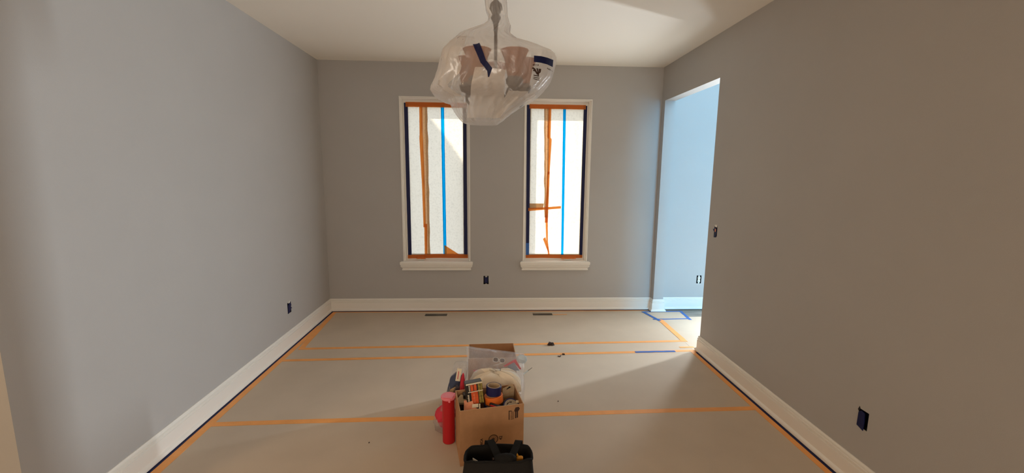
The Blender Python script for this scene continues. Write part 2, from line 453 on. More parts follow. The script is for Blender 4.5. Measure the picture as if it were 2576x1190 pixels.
# ------------------------------------------------------------------ windows
YS = 4.860   # room face of the sash
def window(name, x0, x1, label, crank_x, crank_dir):
    root = empty(name, ((x0 + x1) / 2, YB, WZ[0])); tag(root, label, kind='structure')
    off = Matrix.Translation(-Vector(root.location))
    def part(nm, mb, mat, **k):
        return mb.xform(off).build(nm, mat, root, **k)
    t = 0.016
    def jamb(nm, prof_pts, along):
        return None
    # extension jambs with a rounded front edge and an inner stop
    for s, xe in ((1, x0), (-1, x1)):
        pts = [(xe - s * 0.004, YB - 0.004), (xe + s * 0.002, YB - 0.007), (xe + s * 0.007, YB - 0.004), (xe + s * 0.008, YB + 0.004), (xe + s * 0.008, YB + 0.036),
               (xe + s * 0.019, YB + 0.040), (xe + s * 0.020, YS + 0.04), (xe, YS + 0.04), (xe, YB), (xe - s * 0.004, YB)]
        part('jamb', MB().prism([(a, b, 0.575) for a, b in pts], (0, 0, 2.383 - 0.575)), M['trim'])
    pts = [(YB - 0.004, 2.387), (YB - 0.007, 2.381), (YB - 0.004, 2.376), (YB + 0.004, 2.375), (YB + 0.036, 2.375), (YB + 0.040, 2.364), (YS + 0.04, 2.363), (YS + 0.04, 2.383), (YB, 2.383), (YB, 2.387)]
    part('head_jamb', MB().prism([(x0 - 0.004, a, b) for a, b in pts], (x1 - x0 + 0.008, 0, 0)), M['trim'])
    # stool with moulded apron, mitred returns
    prof = [(0.0, 0.582), (0.048, 0.582), (0.054, 0.577), (0.055, 0.566), (0.053, 0.546), (0.047, 0.541), (0.046, 0.536), (0.050, 0.532), (0.045, 0.522),
            (0.034, 0.508), (0.030, 0.500), (0.034, 0.496), (0.036, 0.489), (0.033, 0.482), (0.0, 0.482)]
    mb = MB(); cx = (x0 + x1) / 2; hw = (x1 - x0) / 2 + 0.033; dm = 0.055
    for (d, z) in prof:
        e = hw - (dm - d if d > 0.01 else (dm - (0.05 if z > 0.5 else 0.033))) * 1.0
        mb.v += [(cx - e, YB - 0.001, z), (cx - e, YB - d, z), (cx + e, YB - d, z), (cx + e, YB - 0.001, z)]
    for k in range(len(prof) - 1):
        for j in range(3):
            a = k * 4 + j
            mb.f.append((a, a + 1, a + 5, a + 4))
    mb.f.append((0, 1, 2, 3)); e = (len(prof) - 1) * 4; mb.f.append((e, e + 1, e + 2, e + 3))
    mb.f = [f for f in mb.f]
    part('sill', mb, M['trim'])
    part('sill_board', MB().box(x0, x1, YB - 0.002, YS + 0.04, 0.565, 0.5825), M['trim'])
    # sash
    sx0, sx1, sz0, sz1 = x0 + 0.020, x1 - 0.020, 0.5825, 2.363
    sw = 0.058
    part('sash_stile', MB().box(sx0, sx0 + sw, YS, YS + 0.04, sz0, sz1), M['trim'])
    part('sash_stile', MB().box(sx1 - sw, sx1, YS, YS + 0.04, sz0, sz1), M['trim'])
    part('sash_rail', MB().box(sx0 + sw, sx1 - sw, YS, YS + 0.04, sz0, sz0 + 0.072), M['trim'])
    part('sash_rail', MB().box(sx0 + sw, sx1 - sw, YS, YS + 0.04, sz1 - 0.070, sz1), M['trim'])
    part('pane', MB().box(sx0 + sw, sx1 - sw, YS + 0.022, YS + 0.026, sz0 + 0.072, sz1 - 0.070), M['glass'])
    cr = part('crank_handle', MB().bbox(crank_x - 0.035, crank_x + 0.035, YS - 0.030, YS + 0.002, 0.5828, 0.600, 0.004), M['trim'])
    MB().bbox(crank_x - 0.055, crank_x + 0.05, YS - 0.041, YS - 0.031, 0.590, 0.600, 0.002).xform(off).build('crank_arm', M['white_plastic'], cr)
    return root

window('window_1', *W1, 'tall white casement window with tape triangle at its lower corner', -0.80, 1)
window('window_2', *W2, 'tall white casement window with a horizontal tape strip across it', 0.90, -1)

def YS_IN(x):
    for a, b in (W1, W2):
        if a <= x <= b:
            return min(x - a, b - x) - 0.080
    return 0.0

def paper_sheet(x0t, x1t, x0b, x1b, z0, z1, y, label, mat=None, seed=0, amp=0.003, name='masking_paper', wav=0.0):
    mb = MB()
    def fn(u, v):
        z = z0 + (z1 - z0) * v
        a = x0b + (x0t - x0b) * v; b = x1b + (x1t - x1b) * v
        x = a + (b - a) * u
        edge = wav * noise.noise((seed, z * 7, 0)) if u in (0.0, 1.0) else 0
        yy = y + amp * abs(noise.noise((x * 6 + seed, z * 4, seed)) + 0.6 * noise.noise((x * 22, z * 9, seed)) + 0.3 * noise.noise((x * 60, z * 40, seed))) * (1 if 0.06 < v < 0.94 else 0.0) * min(1, max(0, (YS_IN(x)) / 0.02))
        return (x + edge, yy, z)
    mb.grid(fn, 18, 44)
    o = mb.build(name, mat or M['paper'], smooth=True)
    tag(o, label, 'paper', 'masking paper taped over the windows')
    return o

def wall_strip(pts_a, pts_b, y, mat, name, label, group, seed=0, n=22, rag=0.0015, proud=0.0012):
    """ribbon in a vertical plane between polylines a and b (x,z)"""
    def interp(P, t):
        s = t * (len(P) - 1); i = min(int(s), len(P) - 2); f = s - i
        return Vector(P[i]).lerp(Vector(P[i + 1]), f)
    mb = MB()
    for k in range(n + 1):
        t = k / n
        a = interp(pts_a, t); b = interp(pts_b, t)
        d = (b - a).normalized() if (b - a).length > 1e-6 else Vector((1, 0))
        a2 = a + d * (rag * noise.noise((seed, k * 0.9, 1))); b2 = b + d * (rag * noise.noise((seed, k * 0.9, 5)))
        dy = 0.0006 * noise.noise((k * 0.7, seed, 3))
        mid = (a2 + b2) / 2
        mb.v += [(a2.x, y + dy, a2.y), (mid.x, y - 0.0006 + dy, mid.y), (b2.x, y + dy, b2.y)]
    for k in range(n):
        for j in range(2):
            q = k * 3 + j
            mb.f.append((q, q + 1, q + 4, q + 3))
    o = mb.build(name, mat, smooth=True)
    return tag(o, label, 'tape', group)

YP = YS - 0.0022
TB = 'blue tape on the window sashes'; TO = 'orange tape on the windows'
# left window: three sheets, the first two overlapping under the brown band
paper_sheet(-0.765, -0.918, -0.740, -0.905, 0.635, 2.302, YP, 'narrow white paper between the sash and the long slanting orange tape', seed=2)
paper_sheet(-0.540, -0.730, -0.532, -0.725, 0.640, 2.302, YP - 0.0004, 'white paper between brown overlap band and blue strip, tape-triangle window', seed=4)
paper_sheet(-0.300, -0.532, -0.300, -0.526, 0.640, 2.302, YP, 'white paper half crossed by a diagonal sun shadow', seed=6)
paper_sheet(-0.702, -0.768, -0.701, -0.745, 0.640, 2.300, YP - 0.0014, 'brown overlap band of paper beside the slanting orange tape', mat=M['paper_double'], seed=8, amp=0.001, wav=0.01)
wall_strip([(-0.790, 2.300), (-0.792, 2.0), (-0.796, 1.95), (-0.778, 1.45), (-0.771, 0.96)], [(-0.756, 2.300), (-0.760, 2.0), (-0.756, 1.95), (-0.748, 1.45), (-0.745, 0.96)], YP - 0.0030, M['orange_tape'], 'masking_tape', 'long orange tape strip slanting down the paper overlap', TO, 1)
wall_strip([(-0.762, 1.00), (-0.763, 0.645)], [(-0.728, 1.00), (-0.735, 0.645)], YP - 0.0042, M['orange_tape'], 'masking_tape', 'short orange tape piece at the foot of the slanting strip', TO, 2)
wall_strip([(-0.556, 2.310), (-0.549, 0.640)], [(-0.520, 2.310), (-0.513, 0.640)], YP - 0.0026, M['backlit_blue'], 'painters_tape', 'glowing blue strip down the tape-triangle window', 'glowing blue strips down the papered windows', 3)
wall_strip([(-0.537, 0.752), (-0.537, 0.648)], [(-0.530, 0.752), (-0.372, 0.648)], YP - 0.0036, M['orange_tape'], 'masking_tape', 'small orange tape triangle beside the blue strip', TO, 4, rag=0.0)
wall_strip([(-0.955, 2.330), (-0.952, 0.625)], [(-0.914, 2.330), (-0.912, 0.625)], YP - 0.0030, M['blue_tape'], 'painters_tape', 'dark blue tape on the sash beside the slanting orange strip', TB, 5)
wall_strip([(-0.313, 2.330), (-0.312, 0.622)], [(-0.276, 2.330), (-0.272, 0.622)], YP - 0.0030, M['blue_tape'], 'painters_tape', 'dark blue tape on the sash above the small tape triangle', TB, 6)
wall_strip([(-0.938, 2.338), (-0.272, 2.338)], [(-0.938, 2.286), (-0.272, 2.286)], YP - 0.0046, M['orange_tape'], 'masking_tape', 'orange tape along the head of the tape-triangle window', TO, 7)
wall_strip([(-0.956, 0.640), (-0.80, 0.642), (-0.62, 0.652), (-0.268, 0.646)], [(-0.956, 0.598), (-0.80, 0.602), (-0.62, 0.606), (-0.268, 0.602)], YP - 0.0046, M['orange_tape'], 'masking_tape', 'orange tape along the bottom rail of the tape-triangle window', TO, 8)
# right window
paper_sheet(0.598, 0.425, 0.640, 0.430, 0.635, 2.302, YP, 'torn narrow white paper left of the brown overlap, cross-taped window', seed=12, amp=0.005)
paper_sheet(0.810, 0.620, 0.830, 0.640, 0.640, 2.302, YP - 0.0004, 'creased white paper between orange tape and blue strip, cross-taped window', seed=14, amp=0.005)
paper_sheet(1.045, 0.812, 1.050, 0.832, 0.640, 2.302, YP, 'broad sunlit white paper beside the blue strip', seed=16, amp=0.005)
paper_sheet(0.645, 0.584, 0.652, 0.612, 1.08, 2.300, YP - 0.0014, 'brown overlap band above the horizontal tape strip', mat=M['paper_double'], seed=18, amp=0.001, wav=0.008)
paper_sheet(0.600, 0.432, 0.590, 0.432, 1.175, 1.240, YP - 0.0018, 'torn brown paper scrap on top of the horizontal tape', mat=M['paper_double'], seed=19, amp=0.001, wav=0.01)
wall_strip([(0.634, 2.300), (0.628, 1.98), (0.642, 1.96), (0.640, 1.57)], [(0.664, 2.300), (0.662, 1.98), (0.676, 1.96), (0.660, 1.57)], YP - 0.0030, M['orange_tape'], 'masking_tape', 'orange tape piece at the top of the brown overlap, cross-taped window', TO, 11)
wall_strip([(0.636, 1.60), (0.618, 1.02)], [(0.662, 1.60), (0.652, 1.02)], YP - 0.0038, M['orange_tape'], 'masking_tape', 'orange tape piece reaching down to the horizontal strip', TO, 12)
wall_strip([(0.622, 1.10), (0.640, 0.80), (0.664, 0.645)], [(0.650, 1.10), (0.658, 0.80), (0.682, 0.645)], YP - 0.0030, M['orange_tape'], 'masking_tape', 'thin orange tape tail below the horizontal strip', TO, 13)
wall_strip([(0.600, 0.83), (0.668, 0.66)], [(0.628, 0.85), (0.672, 0.68)], YP - 0.0040, M['orange_tape'], 'masking_tape', 'small slanted orange tape scrap near the bottom of the cross-taped window', TO, 14, n=6)
wall_strip([(0.424, 1.187), (0.60, 1.196), (0.800, 1.212)], [(0.424, 1.152), (0.60, 1.168), (0.800, 1.184)], YP - 0.0050, M['orange_tape'], 'masking_tape', 'horizontal orange tape strip crossing the window', TO, 15)
wall_strip([(0.796, 2.310), (0.817, 0.640)], [(0.828, 2.310), (0.845, 0.640)], YP - 0.0026, M['backlit_blue'], 'painters_tape', 'glowing blue strip down the cross-taped window', 'glowing blue strips down the papered windows', 16)
wall_strip([(0.392, 2.330), (0.403, 0.76)], [(0.430, 2.330), (0.440, 0.76)], YP - 0.0030, M['blue_tape'], 'painters_tape', 'dark blue tape on the sash touching the horizontal strip', TB, 17)
wall_strip([(0.402, 0.78), (0.405, 0.622)], [(0.440, 0.78), (0.441, 0.622)], YP - 0.0038, M['bright_blue_tape'], 'painters_tape', 'short brighter blue tape piece low on the sash', TB, 18)
wall_strip([(1.028, 2.330), (1.034, 0.622)], [(1.066, 2.330), (1.068, 0.622)], YP - 0.0030, M['blue_tape'], 'painters_tape', 'dark blue tape on the sash beside the broad sunlit paper', TB, 19)
wall_strip([(0.420, 2.338), (1.050, 2.338)], [(0.420, 2.290), (1.050, 2.290)], YP - 0.0046, M['orange_tape'], 'masking_tape', 'orange tape along the head of the cross-taped window', TO, 20)
wall_strip([(0.402, 0.640), (0.62, 0.646), (0.85, 0.642), (1.068, 0.642)], [(0.402, 0.604), (0.62, 0.606), (0.85, 0.600), (1.068, 0.606)], YP - 0.0046, M['orange_tape'], 'masking_tape', 'orange tape along the bottom rail of the cross-taped window', TO, 21)
# crumpled tape wrapped around the two cranks
for (cx, lab, wd) in ((-0.80, 'crumpled orange tape bunched over the crank, tape-triangle window', 0.05), (0.90, 'crumpled orange tape bunched over the crank, cross-taped window', 0.085)):
    mb = MB()
    def fn(u, v, cx=cx, wd=wd):
        x = cx - wd + 2 * wd * u
        z = 0.602 + 0.036 * v * (1 - 0.4 * abs(2 * u - 1))
        y = YS - 0.044 + 0.036 * v + 0.004 * noise.noise((x * 60, v * 5, 1))
        return (x, y, z + 0.004 * noise.noise((x * 50, v * 7, 4)))
    mb.grid(fn, 14, 6)
    tag(mb.build('masking_tape', M['orange_tape'], smooth=False), lab, 'tape', TO)

# ------------------------------------------------------------------ floor protection
def sheet(name, mbx, label, group='protective paper sheets on the floor'):
    return tag(mbx.build(name, M['floor_paper']), label, 'floor paper', group)
PX0, PX1 = XL + 0.035, XR - 0.035
fz = lambda u, v, w_: (u, v, w_)
sheet('floor_paper_sheet', panel(PX0, PX1, 3.76, 4.75, -0.0035, -0.0005, [], fz) if False else panel(PX0, PX1, 3.76, 4.75, -0.0035, -0.0005, VENTS, fz), 'protective paper sheet with two vent cut-outs below the windows')
sheet('floor_paper_sheet', panel(PX0, PX1, 3.53, 3.80, -0.0035, 0.0, [], fz), 'narrow protective paper strip between the two close orange seams')
sheet('floor_paper_sheet', panel(PX0, PX1, 2.58, 3.56, -0.0035, -0.0005, [], fz), 'wide protective paper sheet between the single and the double orange seams')
sheet('floor_paper_sheet', panel(PX0, PX1, -2.5, 2.61, -0.0035, 0.0, [], fz), 'protective paper sheet under the cardboard box of tape rolls')
sheet('floor_paper_sheet', panel(1.85, 4.2, 2.6, 4.505, -0.0035, 0.0003, [], fz), 'protective paper sheet laid through the opening into the hall')
sheet('floor_paper_sheet', panel(1.80, 2.20, 4.43, 4.69, -0.0035, 0.0008, [], fz), 'small paper patch framed with blue tape by the opening')

_tz = [0.0009]
def floor_tape(p0, p1, width, mat, label, group, name='masking_tape', seed=0, wob=0.006, rag=0.002):
    _tz[0] += 0.00012
    z = _tz[0]
    a = Vector(p0); b = Vector(p1); L = (b - a).length
    d = (b - a).normalized(); nrm = Vector((-d.y, d.x))
    n = max(6, int(L / 0.08)); mb = MB()
    for k in range(n + 1):
        t = k / n
        c = a.lerp(b, t) + nrm * (wob * noise.noise((t * 3.2, seed, 0)))
        e0 = width / 2 + rag * noise.noise((k * 0.8, seed, 2)); e1 = width / 2 + rag * noise.noise((k * 0.8, seed, 9))
        l_, r_ = c + nrm * e0, c - nrm * e1
        mb.v += [(l_.x, l_.y, z), (r_.x, r_.y, z), (l_.x, l_.y, z - 0.0012), (r_.x, r_.y, z - 0.0012)]
    for k in range(n):
        q = k * 4
        mb.f += [(q, q + 1, q + 5, q + 4), (q + 2, q + 6, q + 7, q + 3), (q, q + 4, q + 6, q + 2), (q + 1, q + 3, q + 7, q + 5)]
    mb.f += [(0, 2, 3, 1), (n * 4, n * 4 + 1, n * 4 + 3, n * 4 + 2)]
    return tag(mb.build(name, mat), label, 'tape', group)

OT = M['orange_floor_tape']; GF = 'orange tape on the floor paper'; GB = 'blue tape on the floor paper'
DB = 'dark blue tape along the foot of the baseboards'
floor_tape((-1.775, 2.555), (1.845, 2.632), 0.046, OT, 'long orange floor seam passing behind the cardboard box of rolls', GF, seed=1)
floor_tape((-1.775, 3.478), (1.85, 3.590), 0.040, OT, 'orange floor seam carrying a short blue piece', GF, seed=2)
floor_tape((-1.700, 3.718), (1.885, 3.815), 0.040, OT, 'orange floor seam ending at the hall opening', GF, seed=3)
floor_tape((-1.765, 0.4), (-1.772, 4.30), 0.052, OT, 'orange tape edging the paper along the long plain wall', GF, seed=4, wob=0.012)
floor_tape((-1.700, 3.70), (-1.775, 4.742), 0.050, OT, 'orange tape slanting from the double seam to the room corner', GF, seed=5)
floor_tape((1.823, -0.2), (1.826, 3.60), 0.048, OT, 'orange tape edging the paper along the wall with the opening', GF, seed=6)
floor_tape((-1.78, 4.738), (1.80, 4.738), 0.030, OT, 'orange tape edging the paper under the windows', GF, seed=7)
floor_tape((1.862, 4.44), (1.856, 3.80), 0.055, OT, 'orange tape running from the blue frame across the threshold', GF, seed=8)
floor_tape((1.745, 3.665), (1.88, 3.665), 0.030, OT, 'short orange tape stub at the corner of the opening', GF, seed=9)
floor_tape((0.700, 4.600), (0.860, 4.606), 0.016, OT, 'thin orange tape sliver beside the vent cut-out', GF, seed=10, rag=0.001)
BL = M['bright_blue_tape']
floor_tape((1.775, 4.683), (2.235, 4.690), 0.026, BL, 'blue tape strip of the frame against the baseboard corner', GB, 'painters_tape', 11, wob=0.003)
floor_tape((1.785, 4.425), (2.205, 4.440), 0.022, BL, 'blue tape strip of the frame touching the orange threshold tape', GB, 'painters_tape', 12, wob=0.006)
floor_tape((1.762, 4.690), (1.845, 4.375), 0.034, BL, 'blue tape strip closing the frame on the dining room side', GB, 'painters_tape', 13, wob=0.003)
floor_tape((2.215, 4.705), (2.195, 4.400), 0.034, BL, 'blue tape strip closing the frame on the hall side', GB, 'painters_tape', 14, wob=0.003)
floor_tape((1.295, 3.568), (1.665, 3.578), 0.030, BL, 'short blue tape piece stuck over the orange seam', GB, 'painters_tape', 15, wob=0.004)
floor_tape((XL + 0.036, 0.2), (XL + 0.036, 4.745), 0.016, M['blue_tape'], 'dark blue tape line at the foot of the long plain wall', DB, 'painters_tape', 16, wob=0.002, rag=0.001)
floor_tape((XL + 0.03, YB - 0.036), (XR - 0.03, YB - 0.036), 0.016, M['blue_tape'], 'dark blue tape line at the foot of the window wall', DB, 'painters_tape', 17, wob=0.001, rag=0.001)
floor_tape((XR - 0.038, -0.2), (XR - 0.036, 3.55), 0.018, M['blue_tape'], 'dark blue tape line at the foot of the wall with the opening', DB, 'painters_tape', 18, wob=0.002, rag=0.001)

# ducts under the two cut-outs
for i, (a, b, c, d) in enumerate(VENTS):
    mb = MB()
    z0, z1 = -0.16, -0.031
    mb.box(a, b, c, d, z0 - 0.002, z0)
    mb.box(a - 0.002, a, c, d, z0, z1); mb.box(b, b + 0.002, c, d, z0, z1)
    mb.box(a, b, c - 0.002, c, z0, z1); mb.box(a, b, d, d + 0.002, z0, z1)
    tag(mb.build('floor_duct', M['steel']), ['sheet metal duct in the floor cut-out below the tape-triangle window', 'sheet metal duct in the floor cut-out with the orange tape sliver'][i], 'duct', 'floor ducts below the windows')

# ------------------------------------------------------------------ taped electrical boxes
def elec_box(name, label, origin, ux, nrm, hole, tape_poly, extras=(), deep=0.05, tape_mat=None, cat='outlet'):
    """hole: (u0,u1,z0,z1) on a wall plane; ux: plan direction of u; nrm: into the room"""
    u0, u1, z0, z1 = hole
    ux = Vector(ux); nrm = Vector(nrm); o = Vector(origin)
    def P(u, z, d): return o + ux * u + nrm * d + Vector((0, 0, z))
    root = empty(name, P((u0 + u1) / 2, z0, 0)); inv = Matrix.Translation(-root.location)
    mb = MB(); e = 0.0008
    for (a, b, c, d_, s, t_) in ((u0 + e, u1 - e, z0 + e, z1 - e, -deep, -deep + 0.002),):
        q = [P(a, c, s), P(b, c, s), P(b, d_, s), P(a, d_, s)]
        mb.poly(q)
        f = [P(a, c, -0.002), P(b, c, -0.002), P(b, d_, -0.002), P(a, d_, -0.002)]
        for i in range(4):
            j = (i + 1) % 4
            mb.poly([q[i], q[j], f[j], f[i]])
    mb.xform(inv).build('junction_box', M['black'], root, recalc=False)
    mb = MB().prism([P(u, z, -0.001) for u, z in tape_poly], nrm * 0.004)
    mb.xform(inv).build('tape_cover', tape_mat or M['blue_tape'], root)
    for (nm, poly, d0, th, mat) in extras:
        MB().prism([P(u, z, d0) for u, z in poly], nrm * th).xform(inv).build(nm, mat, root)
    return tag(root, label, cat, 'open electrical boxes in the walls')

def rect(a, b, c, d): return [(a, c), (b, c), (b, d), (a, d)]
elec_box('outlet_box', 'taped-over outlet box in the wall between the two windows', (0, YB, 0), (1, 0, 0), (0, -1, 0), OUT_B,
         [(-0.074, 0.325), (-0.038, 0.325), (-0.036, 0.385), (-0.046, 0.392), (-0.066, 0.392), (-0.076, 0.385)],
         [('metal_ear', [(-0.070, 0.393), (-0.042, 0.393), (-0.048, 0.410), (-0.064, 0.410)], -0.003, 0.004, M['wall']),
          ('metal_ear', [(-0.070, 0.306), (-0.042, 0.306), (-0.050, 0.318), (-0.062, 0.318)], -0.003, 0.004, M['wall'])])
elec_box('outlet_box', 'outlet box under ragged blue tape in the long plain wall', (XL, 0, 0), (0, 1, 0), (1, 0, 0), OUT_L,
         [(3.800, 0.300), (3.835, 0.312), (3.846, 0.325), (3.849, 0.336), (3.876, 0.330), (3.852, 0.350), (3.862, 0.368), (3.850, 0.388), (3.820, 0.392), (3.802, 0.370)],
         [('metal_ear', [(3.812, 0.393), (3.842, 0.393), (3.846, 0.412), (3.826, 0.408)], -0.002, 0.004, M['white_plastic'])])
elec_box('outlet_box', 'outlet box with a torn dark blue tape flap, lower on the wall with the opening', (XR, 0, 0), (0, 1, 0), (-1, 0, 0), OUT_R,
         [(1.898, 0.306), (1.936, 0.318), (1.934, 0.385), (1.930, 0.395), (1.918, 0.404), (1.900, 0.398), (1.896, 0.350)],
         [('torn_edge', [(1.936, 0.394), (1.942, 0.400), (1.934, 0.421), (1.928, 0.410)], -0.001, 0.002, M['black'])])
elec_box('switch_box', 'open switch box with twisted blue tape and bare wires by the opening', (XR, 0, 0), (0, 1, 0), (-1, 0, 0), SW_R,
         [(3.440, 1.064), (3.474, 1.060), (3.470, 1.090), (3.466, 1.100), (3.500, 1.128), (3.476, 1.132), (3.468, 1.150), (3.444, 1.140), (3.434, 1.105), (3.442, 1.085)],
         [('metal_ear', [(3.440, 1.148), (3.470, 1.152), (3.474, 1.166), (3.436, 1.170)], -0.001, 0.004, M['white_plastic']),
          ('wire', [(3.448, 1.110), (3.458, 1.110), (3.458, 1.135), (3.448, 1.135)], 0.003, 0.004, M['salmon'])], cat='switch')
hb = elec_box('outlet_box', 'white duplex outlet without cover plate on the pale hall wall', (0, YB, 0), (1, 0, 0), (0, -1, 0), OUT_H,
         [(2.438, 0.330), (2.446, 0.322), (2.460, 0.322), (2.468, 0.330), (2.468, 0.352), (2.463, 0.360), (2.468, 0.368), (2.468, 0.388), (2.460, 0.397), (2.446, 0.397), (2.438, 0.388), (2.438, 0.368), (2.443, 0.360), (2.438, 0.352)],
         [('mounting_strap', rect(2.447, 2.459, 0.306, 0.412), -0.003, 0.0025, M['white_plastic'])] +
         [('slot', rect(a, a + 0.0035, z, z + 0.011), 0.0031, 0.0004, M['black']) for a in (2.446, 2.4565) for z in (0.332, 0.374)] +
         [('screw', rect(2.449, 2.457, 0.356, 0.364), 0.0031, 0.0006, M['steel'])], tape_mat=M['white_plastic'])

# ------------------------------------------------------------------ bagged chandelier
CY = 2.45
SIL = [(-0.039, 0.079, 2.5), (-0.032, 0.083, 2.45), (-0.015, 0.086, 2.41), (-0.024, 0.095, 2.379), (-0.047, 0.104, 2.359), (-0.101, 0.1, 2.334), (-0.155, 0.104, 2.307), (-0.176, 0.128, 2.286), (-0.194, 0.155, 2.266), (-0.209, 0.203, 2.252), (-0.231, 0.269, 2.225), (-0.248, 0.331, 2.199), (-0.259, 0.347, 2.185), (-0.27, 0.347, 2.164), (-0.28, 0.335, 2.111), (-0.293, 0.321, 2.069), (-0.316, 0.284, 2.026), (-0.32, 0.262, 2.005), (-0.282, 0.229, 1.983), (-0.234, 0.196, 1.969), (-0.217, 0.137, 1.93), (-0.197, 0.092, 1.897), (-0.18, 0.07, 1.876), (-0.162, 0.046, 1.859), (-0.125, 0.035, 1.85)]
SIL = [(-0.030, 0.060, 2.70), (-0.042, 0.078, 2.60)] + SIL
def sil(z):
    for (a, b) in zip(SIL, SIL[1:]):
        if b[2] <= z <= a[2]:
            t = (a[2] - z) / (a[2] - b[2])
            return a[0] + (b[0] - a[0]) * t, a[1] + (b[1] - a[1]) * t
    return SIL[-1][:2]
def bag_point(th, z, grow=0.0):
    xl, xr = sil(z)
    cx = (xl + xr) / 2; rx = (xr - xl) / 2
    ry = min(rx * 0.92, 0.285) if z < 2.30 else rx * 0.9
    c, s = math.cos(th), math.sin(th)
    e = 0.66
    X = math.copysign(abs(c) ** e, c); Y = math.copysign(abs(s) ** e, s)
    fold = 0.030 * rx / 0.3 * (noise.noise((c * 2.4, s * 2.4, z * 2.1)) + 0.55 * noise.noise((c * 6, s * 6, z * 3.0 + 4)) + 0.30 * noise.noise((c * 13, s * 13, z * 7 + 9)))
    ridge = (1 - abs(noise.noise((c * 5 + z * 1.5, s * 5, z * 1.1 + 2)))) ** 9 + 0.7 * (1 - abs(noise.noise((c * 9 - z * 4, s * 9, z * 2.5 + 8)))) ** 9
    fold += 0.010 * ridge * min(1, rx / 0.12)
    smooth_patch = max(0.0, min(1.0, (cx + rx * X - 0.12) / 0.06)) * max(0.0, 1 - abs(z - 2.10) / 0.13) ** 0.5 if s < 0 else 0.0
    fold *= 1 - 0.95 * smooth_patch
    k = 1 - abs(c) ** 6      # keep the outline itself
    return Vector((cx + (rx + grow + fold * k) * X, CY + (ry + grow + fold) * Y, z))
chand = empty('chandelier', (0.02, CY, CH))
tag(chand, 'hanging chandelier with amber shades inside a taped milky plastic bag', 'chandelier')
cinv = Matrix.Translation(-chand.location)
NB, NZ = 200, 200
zt, zb = 2.70, 1.85
mb = MB().grid(lambda u, v: bag_point(u * 2 * math.pi, zt + (zb - zt) * (v ** 0.92)), NB, NZ, closed_u=True)
b0 = NZ * NB
mb.f.append(tuple(b0 + i for i in range(NB)))
bag_bvh = BVHTree.FromPolygons([Vector(p) for p in mb.v], mb.f)
mb.xform(cinv)
bag = mb.build('plastic_bag', M['bag_film'], chand, smooth=True)
tag(bag, 'milky translucent plastic bag')
def front(x, z, off=0.003):
    h = bag_bvh.ray_cast(Vector((x, 0.5, z)), Vector((0, 1, 0)))
    return Vector((x, (h[0].y if h[0] else CY - 0.1) - off, z))
def on_bag(name, quadfn, nu, nv, mat, off, smooth=True, thick=True):
    mbx = MB().grid(lambda u, v: front(*quadfn(u, v), off), nu, nv)
    return mbx.xform(cinv).build(name, mat, bag, smooth=smooth)
def quad(a, b, c, d):
    a, b, c, d = map(Vector, (a, b, c, d))
    return lambda u, v: tuple((a.lerp(b, u)).lerp(d.lerp(c, u), v))
# doubled layers of film
def arc_layer(t0, t1, z0, z1, grow, wob):
    def fn(u, v):
        z = z0 + (z1 - z0) * v
        e = wob * noise.noise((u, v * 4, 7))
        return bag_point(math.radians(t0 + (t1 - t0) * u) + (e if u > 0.9 else 0), z + 0.01 * noise.noise((u * 5, v, 2)), grow)
    return MB().grid(fn, 40, 40)
arc_layer(150, 243, 2.27, 1.962, 0.004, 0.1).xform(cinv).build('film_fold', M['bag_fold'], bag, smooth=True)
on_bag('film_fold', quad((-0.080, 2.085), (0.066, 2.072), (0.062, 1.872), (-0.130, 1.868)), 24, 24, M['bag_fold'], 0.006)
arc_layer(285, 350, 1.99, 1.87, 0.004, 0.05).xform(cinv).build('film_fold', M['bag_fold'], bag, smooth=True)
# blue tape on the bag
on_bag('bag_tape', quad((-0.092, 2.200), (-0.060, 2.208), (-0.022, 2.098), (-0.052, 2.100)), 4, 14, M['blue_tape'], 0.008)
on_bag('bag_tape', quad((-0.052, 2.102), (-0.023, 2.108), (0.004, 2.076), (-0.022, 2.064)), 4, 8, M['blue_tape'], 0.009)
on_bag('bag_tape', quad((-0.022, 2.068), (0.004, 2.078), (-0.012, 2.037), (-0.017, 2.038)), 3, 6, M['blue_tape'], 0.0085)
on_bag('bag_tape', quad((0.206, 2.147), (0.312, 2.149), (0.312, 2.118), (0.206, 2.119)), 3, 1, M['blue_tape'], 0.012)
# printed marks on the bag
def mark(pts, off=0.006):
    mbx = MB().poly([front(x, z, off) for x, z in pts])
    return mbx
for pts in ([(0.196, 2.091), (0.204, 2.096), (0.215, 2.090), (0.221, 2.080), (0.230, 2.072), (0.232, 2.064), (0.224, 2.064), (0.212, 2.078), (0.203, 2.078), (0.206, 2.086)],
            [(0.220, 2.093), (0.228, 2.093), (0.236, 2.070), (0.234, 2.060), (0.229, 2.060), (0.228, 2.072)],
            [(0.232, 2.092), (0.246, 2.093), (0.244, 2.078), (0.239, 2.072), (0.235, 2.072)],
            [(0.207, 2.062), (0.236, 2.061), (0.236, 2.057), (0.207, 2.058)],
            [(0.207, 2.053), (0.238, 2.052), (0.238, 2.049), (0.207, 2.050)],
            [(0.207, 2.046), (0.240, 2.045), (0.240, 2.042), (0.207, 2.043)]):
    mark(pts).xform(cinv).build('printed_mark', M['ink'], bag)
for (x, w_, z) in ((0.202, 0.006, 2.106), (0.210, 0.004, 2.107), (0.218, 0.003, 2.108), (0.226, 0.005, 2.108), (0.279, 0.004, 2.103), (0.286, 0.006, 2.102), (0.294, 0.005, 2.102), (0.304, 0.002, 2.102), (0.312, 0.002, 2.102)):
    mark([(x, z - 0.003), (x + w_, z - 0.003), (x + w_, z + 0.003), (x, z + 0.003)]).xform(cinv).build('printed_mark', M['ink'], bag)

